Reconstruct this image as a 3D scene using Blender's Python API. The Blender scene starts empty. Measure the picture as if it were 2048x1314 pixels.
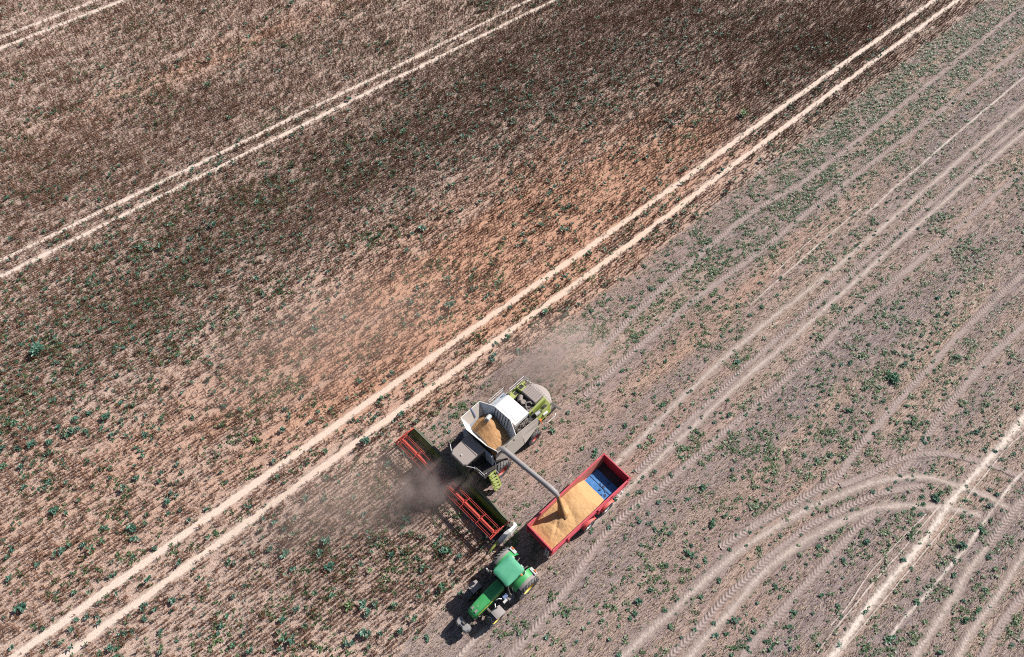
import bpy, math, random
import numpy as np
from mathutils import Vector, Matrix, Euler
R = math.radians
random.seed(7)
rng = np.random.default_rng(11)
S = bpy.context.scene
C = S.collection

# ------------------------------------------------------------------ camera
H = 50.0
F = 1365.0                      # focal length in pixels of the 2048 px wide photograph (24 mm)
PITCH = R(55.2)                 # below the horizon
cam_d = bpy.data.cameras.new('camera')
cam = bpy.data.objects.new('camera', cam_d)
C.objects.link(cam)
cam_d.sensor_width = 36.0
cam_d.lens = F / 2048 * 36.0
cam_d.clip_start = 0.5
cam_d.clip_end = 5000
cam.location = (0, 0, H)
cam.rotation_euler = (R(90) - PITCH, 0, 0)
S.camera = cam

# ------------------------------------------------------------------ light
SUN_AZ = (0.8627, 0.5057)       # horizontal direction towards the sun
SUN_EL = R(39)
w = bpy.data.worlds.new('World')
S.world = w
w.use_nodes = True
nt = w.node_tree
bg = nt.nodes['Background']
sky = nt.nodes.new('ShaderNodeTexSky')
sky.sky_type = 'NISHITA'
sky.sun_disc = False
sky.sun_elevation = SUN_EL
sky.sun_rotation = math.atan2(SUN_AZ[0], SUN_AZ[1])
nt.links.new(sky.outputs[0], bg.inputs[0])
bg.inputs[1].default_value = 0.05
sd = bpy.data.lights.new('sun', 'SUN')
sd.energy = 5.0
sd.angle = R(0.5)
sd.color = (1.0, 0.955, 0.90)
sun = bpy.data.objects.new('sun', sd)
C.objects.link(sun)
sv = Vector((SUN_AZ[0] * math.cos(SUN_EL), SUN_AZ[1] * math.cos(SUN_EL), math.sin(SUN_EL)))
sun.rotation_euler = sv.to_track_quat('Z', 'Y').to_euler()
sun.location = sv * 80
S.view_settings.view_transform = 'Standard'
S.view_settings.look = 'None'
S.view_settings.gamma = 1
S.view_settings.use_curve_mapping = False
S.view_settings.exposure = 0.62
S.cycles.volume_step_rate = 1.0
S.cycles.volume_max_steps = 128
S.cycles.use_denoising = False
S.cycles.pixel_filter_type = 'BLACKMAN_HARRIS'
S.cycles.filter_width = 1.05
S.cycles.max_bounces = 8
S.cycles.volume_bounces = 4
S.cycles.transparent_max_bounces = 16

# ------------------------------------------------------------------ ground coordinates
SP, CP = math.sin(PITCH), math.cos(PITCH)
def G(px, py, z=0.0):
    """where the photograph's pixel meets the height z"""
    a = (px - 1024) / F
    b = -(py - 657) / F
    d = (a, CP + b * SP, -SP + b * CP)
    t = (z - H) / d[2]
    return np.array([d[0] * t, d[1] * t])
def pix(x, y, z=0.0):
    dz = z - H
    f = y * CP - dz * SP
    u = y * SP + dz * CP
    return 1024 + F * x / f, 657 - F * u / f
TH = math.atan2(0.66917509, 0.74310477)       # direction the field was drilled in
D = np.array([math.cos(TH), math.sin(TH)])
Q = np.array([math.sin(TH), -math.cos(TH)])

# ------------------------------------------------------------------ helpers
def link(o, parent=None):
    C.objects.link(o)
    if parent is not None:
        o.parent = parent
    return o
def tag(o, label=None, cat=None, group=None, kind=None):
    if label: o['label'] = label
    if cat: o['category'] = cat
    if group: o['group'] = group
    if kind: o['kind'] = kind
    return o
def empty(name, loc, rz=0, parent=None):
    o = bpy.data.objects.new(name, None)
    o.location = loc
    o.rotation_euler = (0, 0, rz)
    o.empty_display_size = 0.3
    return link(o, parent)

class MB:
    """collects shapes into one mesh"""
    def __init__(self):
        self.v = []; self.f = []
    def add(self, vs, fs):
        n = len(self.v)
        self.v += [tuple(p) for p in vs]
        self.f += [tuple(i + n for i in f) for f in fs]
        return self
    def box(self, x0, x1, y0, y1, z0, z1):
        vs = [(x0,y0,z0),(x1,y0,z0),(x1,y1,z0),(x0,y1,z0),(x0,y0,z1),(x1,y0,z1),(x1,y1,z1),(x0,y1,z1)]
        return self.hexa(vs)
    def hexa(self, vs):
        return self.add(vs, [(0,3,2,1),(4,5,6,7),(0,1,5,4),(1,2,6,5),(2,3,7,6),(3,0,4,7)])
    def beam(self, p0, p1, wd, ht, up=(0,0,1)):
        p0, p1 = Vector(p0), Vector(p1)
        d = (p1 - p0).normalized()
        s = d.cross(Vector(up))
        if s.length < 1e-4: s = Vector((0,1,0))
        s.normalize(); u = s.cross(d)
        s *= wd/2; u *= ht/2
        return self.hexa([p0-s-u, p1-s-u, p1+s-u, p0+s-u, p0-s+u, p1-s+u, p1+s+u, p0+s+u])
    def plate(self, pts, t, n=None):
        """a flat polygon given a thickness along its normal"""
        P = [Vector(p) for p in pts]
        if n is None:
            n = (P[1]-P[0]).cross(P[2]-P[1]).normalized()
        n = Vector(n) * t
        k = len(P)
        vs = P + [p - n for p in P]
        fs = [tuple(range(k)), tuple(range(2*k-1, k-1, -1))]
        for i in range(k):
            j = (i+1) % k
            fs.append((i, i+k, j+k, j))
        return self.add(vs, fs)
    def tube(self, pts, r, n=10, caps=True):
        P = [Vector(p) for p in pts]
        k = len(P)
        rs = r if isinstance(r, (list, tuple)) else [r]*k
        vs = []; fs = []
        ref = None
        for i, p in enumerate(P):
            a = P[min(i+1, k-1)] - P[max(i-1, 0)]
            a.normalize()
            if ref is None:
                ref = a.orthogonal().normalized()
            ref = (ref - a * ref.dot(a)).normalized()
            b = a.cross(ref)
            for j in range(n):
                t = 2*math.pi*j/n
                vs.append(p + (ref*math.cos(t) + b*math.sin(t))*rs[i])
        for i in range(k-1):
            for j in range(n):
                j2 = (j+1) % n
                fs.append((i*n+j, i*n+j2, (i+1)*n+j2, (i+1)*n+j))
        if caps:
            fs.append(tuple(range(n-1, -1, -1)))
            fs.append(tuple((k-1)*n + j for j in range(n)))
        return self.add(vs, fs)
    def lathe_y(self, prof, c, n=36, closed=False):
        """profile of (radius, y) turned about an axle along y"""
        k = len(prof); vs = []; fs = []
        for i in range(n):
            t = 2*math.pi*i/n
            for r, y in prof:
                vs.append((c[0]+r*math.cos(t), c[1]+y, c[2]+r*math.sin(t)))
        for i in range(n):
            i2 = (i+1) % n
            for j in range(k if closed else k-1):
                j2 = (j+1) % k
                fs.append((i*k+j, i*k+j2, i2*k+j2, i2*k+j))
        return self.add(vs, fs)
    def loft(self, rings, caps=True, closed=True):
        k = len(rings[0]); vs = []; fs = []
        for r in rings: vs += list(r)
        for i in range(len(rings)-1):
            for j in range(k if closed else k-1):
                j2 = (j+1) % k
                fs.append((i*k+j, i*k+j2, (i+1)*k+j2, (i+1)*k+j))
        if caps:
            fs.append(tuple(range(k-1, -1, -1)))
            fs.append(tuple((len(rings)-1)*k + j for j in range(k)))
        return self.add(vs, fs)
    def build(self, name, m, parent=None, bevel=0.0, smooth=False, solid=0.0, label=None):
        me = bpy.data.meshes.new(name)
        me.from_pydata(self.v, [], self.f)
        import bmesh
        b = bmesh.new(); b.from_mesh(me)
        bmesh.ops.recalc_face_normals(b, faces=b.faces)
        b.to_mesh(me); b.free()
        me.materials.append(m)
        if smooth:
            me.polygons.foreach_set('use_smooth', [True]*len(me.polygons))
            me.set_sharp_from_angle(angle=R(38))
        o = bpy.data.objects.new(name, me)
        if solid:
            s = o.modifiers.new('thickness', 'SOLIDIFY'); s.thickness = solid; s.offset = 0
        if bevel:
            s = o.modifiers.new('bevel', 'BEVEL'); s.width = bevel; s.segments = 2
            s.limit_method = 'ANGLE'; s.angle_limit = R(35); s.harden_normals = False
        if label: o['label'] = label
        return link(o, parent)

# ------------------------------------------------------------------ materials
def N(nt, t, **kw):
    n = nt.nodes.new(t)
    for k, v in kw.items():
        if k.startswith('i_'):
            n.inputs[k[2:].replace('_', ' ')].default_value = v
        else:
            setattr(n, k, v)
    return n
def ramp(nt, fac, stops):
    n = nt.nodes.new('ShaderNodeValToRGB')
    e = n.color_ramp.elements
    while len(e) > 1: e.remove(e[-1])
    e[0].position, e[0].color = stops[0][0], (*stops[0][1], 1)
    for p, c in stops[1:]:
        x = e.new(p); x.color = (*c, 1)
    nt.links.new(fac, n.inputs[0])
    return n.outputs[0]
def mixc(nt, fac, a, b, mode='MIX'):
    n = nt.nodes.new('ShaderNodeMix'); n.data_type = 'RGBA'; n.blend_type = mode
    for s, v in ((n.inputs[0], fac), (n.inputs[6], a), (n.inputs[7], b)):
        if hasattr(v, 'default_value') or hasattr(v, 'is_linked'): nt.links.new(v, s)
        elif isinstance(v, (int, float)): s.default_value = v
        else: s.default_value = (*v, 1)
    return n.outputs[2]
def math_(nt, op, a, b=0.0, clamp=False):
    n = nt.nodes.new('ShaderNodeMath'); n.operation = op; n.use_clamp = clamp
    for s, v in ((n.inputs[0], a), (n.inputs[1], b)):
        if hasattr(v, 'is_linked'): nt.links.new(v, s)
        else: s.default_value = v
    return n.outputs[0]
def noise(nt, vec, scale, detail=4, rough=0.6):
    n = N(nt, 'ShaderNodeTexNoise'); n.inputs['Scale'].default_value = scale
    n.inputs['Detail'].default_value = detail; n.inputs['Roughness'].default_value = rough
    if vec is not None: nt.links.new(vec, n.inputs['Vector'])
    return n.outputs[0]
def new_mat(name):
    m = bpy.data.materials.new(name); m.use_nodes = True
    return m, m.node_tree, m.node_tree.nodes['Principled BSDF']
DUST = (0.36, 0.285, 0.23)
def paint(name, col, rough=0.45, metal=0.0, dust=0.35, spec=0.5, scale=3.0, dustcol=DUST, bump=0.0):
    """paint, rubber or metal with field dust lying on it, thicker on faces that look up"""
    m, nt, b = new_mat(name)
    tc = N(nt, 'ShaderNodeTexCoord')
    n1 = noise(nt, tc.outputs['Object'], scale, 6, 0.7)
    n2 = noise(nt, tc.outputs['Object'], scale*7, 3, 0.6)
    geo = N(nt, 'ShaderNodeNewGeometry')
    sep = N(nt, 'ShaderNodeSeparateXYZ'); nt.links.new(geo.outputs['Normal'], sep.inputs[0])
    up = math_(nt, 'MAXIMUM', sep.outputs[2], 0.0)
    upf = math_(nt, 'MULTIPLY_ADD', up, 0.7); nt.nodes[-1].inputs[2].default_value = 0.45
    mott = math_(nt, 'ADD', math_(nt, 'MULTIPLY', n1, 1.3), math_(nt, 'MULTIPLY', n2, 0.5))
    mott = math_(nt, 'SUBTRACT', mott, 0.35, True)
    fac = math_(nt, 'MULTIPLY', math_(nt, 'MULTIPLY', upf, mott), dust * 1.5, True)
    var = mixc(nt, 0.18, col, mixc(nt, n1, tuple(c*0.55 for c in col), tuple(min(1, c*1.35) for c in col)))
    c = mixc(nt, fac, var, dustcol)
    nt.links.new(c, b.inputs['Base Color'])
    r = math_(nt, 'ADD', math_(nt, 'MULTIPLY', fac, 0.7), rough, True)
    nt.links.new(r, b.inputs['Roughness'])
    b.inputs['Metallic'].default_value = metal
    b.inputs['Specular IOR Level'].default_value = spec
    if bump:
        bp = N(nt, 'ShaderNodeBump'); bp.inputs['Strength'].default_value = bump; bp.inputs['Distance'].default_value = 0.02
        nt.links.new(n2, bp.inputs['Height']); nt.links.new(bp.outputs[0], b.inputs['Normal'])
    return m
M = {}
M['lime'] = paint('lime_paint', (0.29, 0.39, 0.035), 0.45, dust=0.42)
M['cream'] = paint('dusty_cream_paint', (0.43, 0.39, 0.345), 0.55, dust=0.7, dustcol=(0.34,0.285,0.25))
M['tan'] = paint('dust_covered_roof', (0.29, 0.255, 0.235), 0.6, dust=0.8, dustcol=(0.30,0.25,0.228))
M['white'] = paint('white_panel', (0.76, 0.76, 0.75), 0.4, dust=0.30, scale=4)
M['tankgrey'] = paint('galvanised_tank_sheet', (0.34, 0.40, 0.47), 0.45, 0.15, dust=0.12)
M['tankwhite'] = paint('white_tank_sheet', (0.78, 0.77, 0.75), 0.5, dust=0.2)
M['black'] = paint('clean_black_metal', (0.015,0.014,0.015), 0.55, dust=0.06)
M['steel'] = paint('galvanised_rail', (0.62, 0.62, 0.62), 0.4, 0.4, dust=0.15)
M['auger'] = paint('grey_auger_tube', (0.25, 0.24, 0.25), 0.45, 0.1, dust=0.45, dustcol=(0.30,0.26,0.24))
M['dark'] = paint('dark_machinery', (0.035, 0.033, 0.035), 0.6, dust=0.22)
M['engine'] = paint('engine_metal', (0.15, 0.14, 0.14), 0.5, 0.3, dust=0.4, scale=5)
M['glass'] = paint('dark_cab_glass', (0.012, 0.014, 0.017), 0.06, dust=0.08)
M['rubber'] = paint('dusty_tyre_rubber', (0.050, 0.050, 0.054), 0.75, dust=0.42, dustcol=(0.26,0.235,0.225))
M['redrim'] = paint('red_wheel_rim', (0.50, 0.03, 0.03), 0.4, dust=0.3)
M['reel'] = paint('orange_red_reel_paint', (0.44, 0.028, 0.016), 0.4, dust=0.12)
M['darkgreen'] = paint('dark_green_header_sheet', (0.045, 0.062, 0.028), 0.45, dust=0.16)
M['hgreen'] = paint('header_inner_green', (0.095, 0.19, 0.025), 0.45, dust=0.10)
M['trailer'] = paint('red_trailer_paint', (0.46, 0.018, 0.045), 0.40, dust=0.20, dustcol=(0.55,0.24,0.25))
M['trailerin'] = paint('worn_red_trailer_inside', (0.50, 0.10, 0.075), 0.55, dust=0.55, dustcol=(0.52,0.36,0.29), scale=1.6)
M['fender'] = paint('orange_red_mudguard', (0.66, 0.06, 0.045), 0.45, dust=0.22, dustcol=(0.55,0.30,0.25))
M['mat'] = paint('floor_painted_shade', (0.03, 0.022, 0.028), 0.7, dust=0.10)  # shade at the trailer's rear, put into the floor colour
M['blue'] = paint('worn_blue_floor_paint', (0.014, 0.135, 0.40), 0.42, dust=0.26, scale=3.0, dustcol=(0.10,0.25,0.44), bump=0.0)
M['silver'] = paint('silver_wheel_rim', (0.72, 0.72, 0.72), 0.35, 0.2, dust=0.2)
M['green'] = paint('green_bonnet_paint', (0.006, 0.30, 0.072), 0.33, dust=0.13)
M['roofgreen'] = paint('faded_green_cab_roof', (0.030, 0.27, 0.135), 0.5, dust=0.22, dustcol=(0.20,0.42,0.32), scale=2)
M['yellow'] = paint('yellow_wheel_rim', (0.72, 0.50, 0.03), 0.4, dust=0.25)
M['grey'] = paint('grey_plastic_mudguard', (0.17, 0.17, 0.18), 0.55, dust=0.35)
M['weight'] = paint('grey_cast_weight', (0.20, 0.21, 0.225), 0.5, dust=0.25)
M['orange'] = paint('orange_lens', (0.80, 0.18, 0.02), 0.25, dust=0.15)
M['paleblue'] = paint('pale_blue_sheet', (0.10, 0.17, 0.33), 0.35, dust=0.12)
M['mirror'] = paint('mirror_housing', (0.75, 0.76, 0.78), 0.2, 0.3, dust=0.05)

def grain_mat(name, col):
    m, nt, b = new_mat(name)
    tc = N(nt, 'ShaderNodeTexCoord')
    n = N(nt, 'ShaderNodeTexVoronoi'); n.inputs['Scale'].default_value = 42
    nt.links.new(tc.outputs['Object'], n.inputs['Vector'])
    n2 = noise(nt, tc.outputs['Object'], 1.6, 5, 0.7)
    c1 = mixc(nt, n.outputs['Color'], tuple(c*0.72 for c in col), tuple(min(1, c*1.22) for c in col))
    c2 = mixc(nt, math_(nt, 'MULTIPLY', n2, 0.55), c1, tuple(c*k for c, k in zip(col, (0.66, 0.58, 0.5))))
    nt.links.new(c2, b.inputs['Base Color'])
    b.inputs['Roughness'].default_value = 0.75
    bp = N(nt, 'ShaderNodeBump'); bp.inputs['Strength'].default_value = 0.6; bp.inputs['Distance'].default_value = 0.02
    h = math_(nt, 'ADD', n.outputs['Distance'], noise(nt, tc.outputs['Object'], 14, 3, 0.6))
    nt.links.new(h, bp.inputs['Height']); nt.links.new(bp.outputs[0], b.inputs['Normal'])
    return m
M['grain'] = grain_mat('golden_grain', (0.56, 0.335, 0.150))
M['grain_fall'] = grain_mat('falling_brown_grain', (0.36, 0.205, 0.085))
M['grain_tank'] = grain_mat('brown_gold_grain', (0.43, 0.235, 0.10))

def leaf_mat(name, c0, c1, rough=0.5, spec=0.4, trans=0.0):
    m, nt, b = new_mat(name)
    oi = N(nt, 'ShaderNodeObjectInfo')
    geo = N(nt, 'ShaderNodeNewGeometry')
    r = math_(nt, 'FRACT', math_(nt, 'ADD', math_(nt, 'MULTIPLY', oi.outputs['Random'], 1.0),
                                  math_(nt, 'MULTIPLY', geo.outputs['Random Per Island'], 0.35)))
    nt.links.new(mixc(nt, r, c0, c1), b.inputs['Base Color'])
    b.inputs['Roughness'].default_value = rough
    b.inputs['Specular IOR Level'].default_value = spec
    return m
M['crop'] = leaf_mat('dry_brown_crop', (0.090, 0.040, 0.026), (0.31, 0.165, 0.102), 0.8, 0.2)
M['stub'] = leaf_mat('cut_stubble', (0.10, 0.068, 0.056), (0.50, 0.38, 0.28), 0.8, 0.2)
M['weed'] = leaf_mat('blue_green_leaves', (0.036, 0.100, 0.064), (0.080, 0.170, 0.120), 0.42, 0.5)
M['weed2'] = leaf_mat('mid_green_leaves', (0.038, 0.105, 0.055), (0.085, 0.180, 0.105), 0.45, 0.45)
M['weed3'] = leaf_mat('yellow_green_leaves', (0.08, 0.14, 0.045), (0.22, 0.29, 0.13), 0.5, 0.4)
M['seedling'] = leaf_mat('seedling_leaves', (0.030, 0.075, 0.028), (0.095, 0.155, 0.060), 0.5, 0.4)

# ------------------------------------------------------------------ the field
def vnoise(x, y, seed, octaves=4):
    """smooth value noise on arrays"""
    out = np.zeros_like(x); amp = 1.0; tot = 0
    for o in range(octaves):
        r = np.random.default_rng(seed*17 + o)
        T = r.random((64, 64))
        xi = np.floor(x).astype(int); yi = np.floor(y).astype(int)
        fx = x - xi; fy = y - yi
        fx = fx*fx*(3-2*fx); fy = fy*fy*(3-2*fy)
        a = T[xi % 64, yi % 64]; b = T[(xi+1) % 64, yi % 64]
        c = T[xi % 64, (yi+1) % 64]; d = T[(xi+1) % 64, (yi+1) % 64]
        out += amp*((a*(1-fx)+b*fx)*(1-fy) + (c*(1-fx)+d*fx)*fy); tot += amp
        amp *= 0.55; x = x*2.03 + 11.3; y = y*2.03 + 5.7
    return out / tot
def sq(x, y):
    return x*D[0] + y*D[1], x*Q[0] + y*Q[1]
e1 = np.mean([G(1827,117) @ Q, G(1601,280) @ Q, G(1523,335) @ Q])       # edge of the standing crop behind the combine
e2 = G(1030, 1092) @ Q                                                    # edge of the previous bout ahead of it
s_head = G(905, 985) @ D                                                  # where the knife is now
def stubble_mask(x, y):
    s, q = sq(x, y)
    n = (vnoise(s*0.9, q*0.9, 3, 3) - 0.5) * 0.9
    return np.where(s > s_head, q + n > e1, q + n > e2)
def blob(x, y, px, py, rs, rq):
    c = G(px, py); s, q = sq(x - c[0], y - c[1])
    return np.exp(-(s/rs)**2 - (q/rq)**2)
def sand_amount(x, y):
    s, q = sq(x, y)
    st = vnoise(s*0.07+9, q*0.55, 5, 4)
    a = 1.25*blob(x,y,1180,400,22,8) + 1.05*blob(x,y,980,560,18,7) + 0.42*blob(x,y,480,92,20,2.6) + 0.25*blob(x,y,350,160,18,3)
    a += 0.45*blob(x,y,700,720,14,5) + 0.7*blob(x,y,1340,850,9,3) + 0.6*blob(x,y,1400,660,12,2.2) + 0.6*blob(x,y,1060,920,5,2.5) + 0.5*blob(x,y,1620,470,14,1.6) + 0.35*blob(x,y,1500,1080,14,5) + 0.35*blob(x,y,300,900,14,8)
    st2 = vnoise(s*0.16+3, q*1.3, 6, 4)
    return np.clip(a*(0.15 + 0.9*st + 2.0*(st2-0.36)) + 0.30*(st-0.5), 0, 1)
def dark_amount(x, y):
    s, q = sq(x, y)
    a = 0.9*blob(x,y,1250,60,32,12) + 0.9*blob(x,y,1650,80,22,7) + 0.4*blob(x,y,760,290,28,8) + 0.55*blob(x,y,250,300,26,8)
    a += 0.55*blob(x,y,400,520,20,6) + 0.6*blob(x,y,680,1100,7,3) + 0.5*blob(x,y,850,1150,5,2)
    return np.clip(a*(0.55 + 0.9*vnoise(s*0.12, q*0.3, 8, 4)), 0, 1)

# lines in the field: photograph pixels on the ground
TRAM = [   # points, width
 ([(-70,557),(23,511),(795,133),(1060,0),(1150,-43)], 0.62),
 ([(-70,592),(86,511),(795,156),(1110,0),(1200,-43)], 0.66),
 ([(-60,1373),(31,1312),(743,800),(1250,444),(1560,218),(1869,0),(1930,-43)], 0.74),
 ([(40,1373),(129,1312),(798,823),(1250,495),(1530,283),(1916,0),(1975,-43)], 0.74),
 ([(-60,100),(0,76),(195,0),(300,-43)], 0.80),
 ([(-60,124),(0,97),(249,0),(360,-43)], 0.80)]
SOIL = [   # bare seed-bed strips on the stubble: points, width
 ([(2080,793),(2048,835),(2013,878),(1974,921),(1935,964),(1903,1003),(1860,1062),(1813,1121),(1770,1172),(1719,1238),(1665,1309),(1625,1360)], 0.95),
 ([(2080,822),(2044,870),(2017,894),(1960,960),(1892,1050),(1798,1164),(1680,1305),(1640,1355)], 0.16),
 ([(1850,1028),(1837,1043),(1747,1136),(1692,1215),(1660,1250)], 0.14),
 ([(1880,1010),(1829,1070),(1760,1150),(1696,1226),(1633,1305)], 0.16),
 ([(2080,905),(2044,945),(2013,980),(1974,1035),(1935,1089),(1884,1148),(1845,1195),(1798,1250),(1770,1290)], 0.45),
 ([(2060,146),(2010,187),(1930,254),(1858,316),(1788,378),(1730,430)], 0.42),
 ([(1720,420),(1679,454),(1628,498),(1562,556),(1500,612)], 0.24),
 ([(1655,452),(1600,500),(1540,554)], 0.14)]
TREAD = [  # points, width, how pale the pressed soil is (0 dark .. 1 pale)
 ([(2070,-10),(1971,74),(1795,218),(1624,351),(1484,440),(1301,598),(1190,712)], 0.72, 0.25),
 ([(2080,68),(2002,129),(1815,273),(1640,405),(1523,501),(1398,594),(1273,699),(1170,792)], 0.72, 0.2),
 ([(2090,178),(2045,214),(1873,360),(1679,529),(1581,608),(1468,699),(1367,793),(1250,910),(1200,960)], 0.66, 0.9),
 ([(2090,213),(2045,247),(1873,396),(1737,517),(1612,626),(1503,724),(1379,842),(1273,945)], 0.62, 0.12),
 ([(2090,232),(2045,267),(1912,382),(1671,598),(1581,680),(1484,762),(1367,871),(1281,953),(1180,1050)], 0.66, 0.9),
 ([(2090,305),(1912,458),(1811,543),(1718,618),(1643,692),(1546,781),(1437,875),(1340,960),(1223,1056),(1118,1200),(1029,1301),(980,1360)], 0.70, 0.15),
 ([(2090,510),(2029,563),(1928,660),(1834,762),(1768,836),(1705,912),(1672,956),(1594,1003),(1500,1058),(1440,1095)], 0.72, 0.18),
 ([(2090,600),(2045,653),(1971,723),(1912,793),(1873,843),(1837,902),(1798,950)], 0.70, 0.2),
 ([(2090,985),(2030,950),(1990,932),(1954,921),(1907,911),(1860,907),(1798,921),(1739,949),(1680,972)], 0.66, 0.15),
 ([(2040,1030),(1985,1000),(1950,984),(1915,972),(1860,956),(1809,955),(1751,964),(1680,990),(1602,1026),(1504,1084),(1418,1152),(1348,1220),(1258,1302),(1200,1360)], 0.74, 0.85),
 ([(1850,972),(1809,976),(1751,990),(1680,1023),(1622,1050),(1551,1103),(1500,1150),(1446,1199),(1391,1262),(1344,1309),(1300,1360)], 0.62, 0.12),
 ([(1960,1030),(1892,1016),(1837,1012),(1778,1013),(1719,1028),(1661,1054),(1583,1101),(1524,1148),(1465,1217),(1406,1281),(1340,1360)], 0.72, 0.8),
 ([(1760,1020),(1727,1043),(1688,1082),(1641,1136),(1590,1191),(1532,1258),(1489,1309),(1450,1360)], 0.66, 0.15),
 ([(2050,990),(2017,1035),(1974,1093),(1935,1144),(1907,1195),(1876,1242),(1829,1312),(1800,1360)], 0.66, 0.7),
 ([(2090,1050),(2048,1105),(1993,1191),(1954,1246),(1915,1312),(1890,1360)], 0.6, 0.75),
 ([(2090,945),(2048,996),(2010,1040),(1975,1090)], 0.66, 0.1),
 ([(2090,1140),(2044,1191),(1993,1262),(1966,1309),(1940,1360)], 0.66, 0.15),
 ([(990,1240),(955,1275),(910,1325),(880,1360)], 0.5, 0.45)]

def resample(pts, step):
    P = np.array(pts, float)
    # Catmull-Rom through the points, then an even step
    E = np.vstack([2*P[0]-P[1], P, 2*P[-1]-P[-2]])
    out = []
    for i in range(1, len(E)-2):
        p0, p1, p2, p3 = E[i-1], E[i], E[i+1], E[i+2]
        t = np.linspace(0, 1, 24, endpoint=False)[:, None]
        out.append(0.5*((2*p1) + (-p0+p2)*t + (2*p0-5*p1+4*p2-p3)*t*t + (-p0+3*p1-3*p2+p3)*t**3))
    L = np.vstack(out + [P[-1:]])
    d = np.r_[0, np.cumsum(np.linalg.norm(np.diff(L, axis=0), axis=1))]
    n = max(2, int(d[-1]/step))
    u = np.linspace(0, d[-1], n)
    return np.c_[np.interp(u, d, L[:,0]), np.interp(u, d, L[:,1])], u
def world_line(px):
    return [G(*p) for p in px]
def grid_mesh(name, V, nu, nv, m):
    i, j = np.meshgrid(np.arange(nu-1), np.arange(nv-1), indexing='ij')
    a = (i*nv + j).ravel()
    Fq = np.c_[a, a+nv, a+nv+1, a+1]
    me = bpy.data.meshes.new(name)
    me.vertices.add(len(V)); me.vertices.foreach_set('co', V.astype(np.float32).ravel())
    me.loops.add(Fq.size); me.loops.foreach_set('vertex_index', Fq.ravel().astype(np.int32))
    me.polygons.add(len(Fq)); me.polygons.foreach_set('loop_start', np.arange(0, Fq.size, 4, dtype=np.int32))
    me.update(calc_edges=True)
    if me.polygons[0].normal.z < 0: me.flip_normals()
    me.polygons.foreach_set('use_smooth', np.ones(len(Fq), dtype=bool))
    me.materials.append(m)
    return me
def strip(name, px, width, m, z, step, nv, tread=0.0, pitch=0.30, seed=0):
    L, u = resample(world_line(px), step)
    t = np.gradient(L, axis=0); t /= np.linalg.norm(t, axis=1)[:, None]
    nrm = np.c_[-t[:,1], t[:,0]]
    v = np.linspace(-1, 1, nv)
    wob = (vnoise(u*0.35, u*0+seed, seed+30, 3)-0.5)*0.12
    wdt = width/2*(1.25 + 0.5*(vnoise(u*0.8, u*0+seed*3.1, seed+60, 3)-0.5))
    X = L[:,None,:] + nrm[:,None,:]*(v[None,:,None]*wdt[:,None,None] + wob[:,None,None])
    U = np.repeat(u[:,None], nv, 1); Vv = np.repeat(v[None,:], len(u), 0)
    Z = np.full(U.shape, z)
    if tread:
        k = (np.abs(Vv)*wdt[:,None])/pitch
        fr = (U/pitch + k + 0.10*(vnoise(U*3, Vv*3, seed+90, 2)-0.5)) % 1.0
        bar = np.clip(np.minimum(fr, 0.62-fr)/0.14, 0, 1)
        edge = np.clip((0.92-np.abs(Vv))/0.40, 0, 1)
        fade = 0.15 + 0.85*np.clip(vnoise(U*0.45, Vv*0.9+3, seed+120, 4)*3.0-0.9, 0, 1)
        Z = Z + tread*edge*bar*fade
        ck = np.clip((np.abs(Vv)-0.80)/0.2, 0, 1)
    Z = Z + 0.012*(vnoise(X[...,0]*5, X[...,1]*5, seed+7, 2)-0.5)
    Z = np.maximum(Z, z-0.002)
    V3 = np.dstack([X[...,0], X[...,1], Z]).reshape(-1, 3)
    me = grid_mesh(name, V3, len(u), nv, m)
    a = me.attributes.new('across', 'FLOAT', 'POINT')
    a.data.foreach_set('value', Vv.ravel().astype(np.float32))
    o = bpy.data.objects.new(name, me)
    link(o); o['kind'] = 'structure'
    return o

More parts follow.
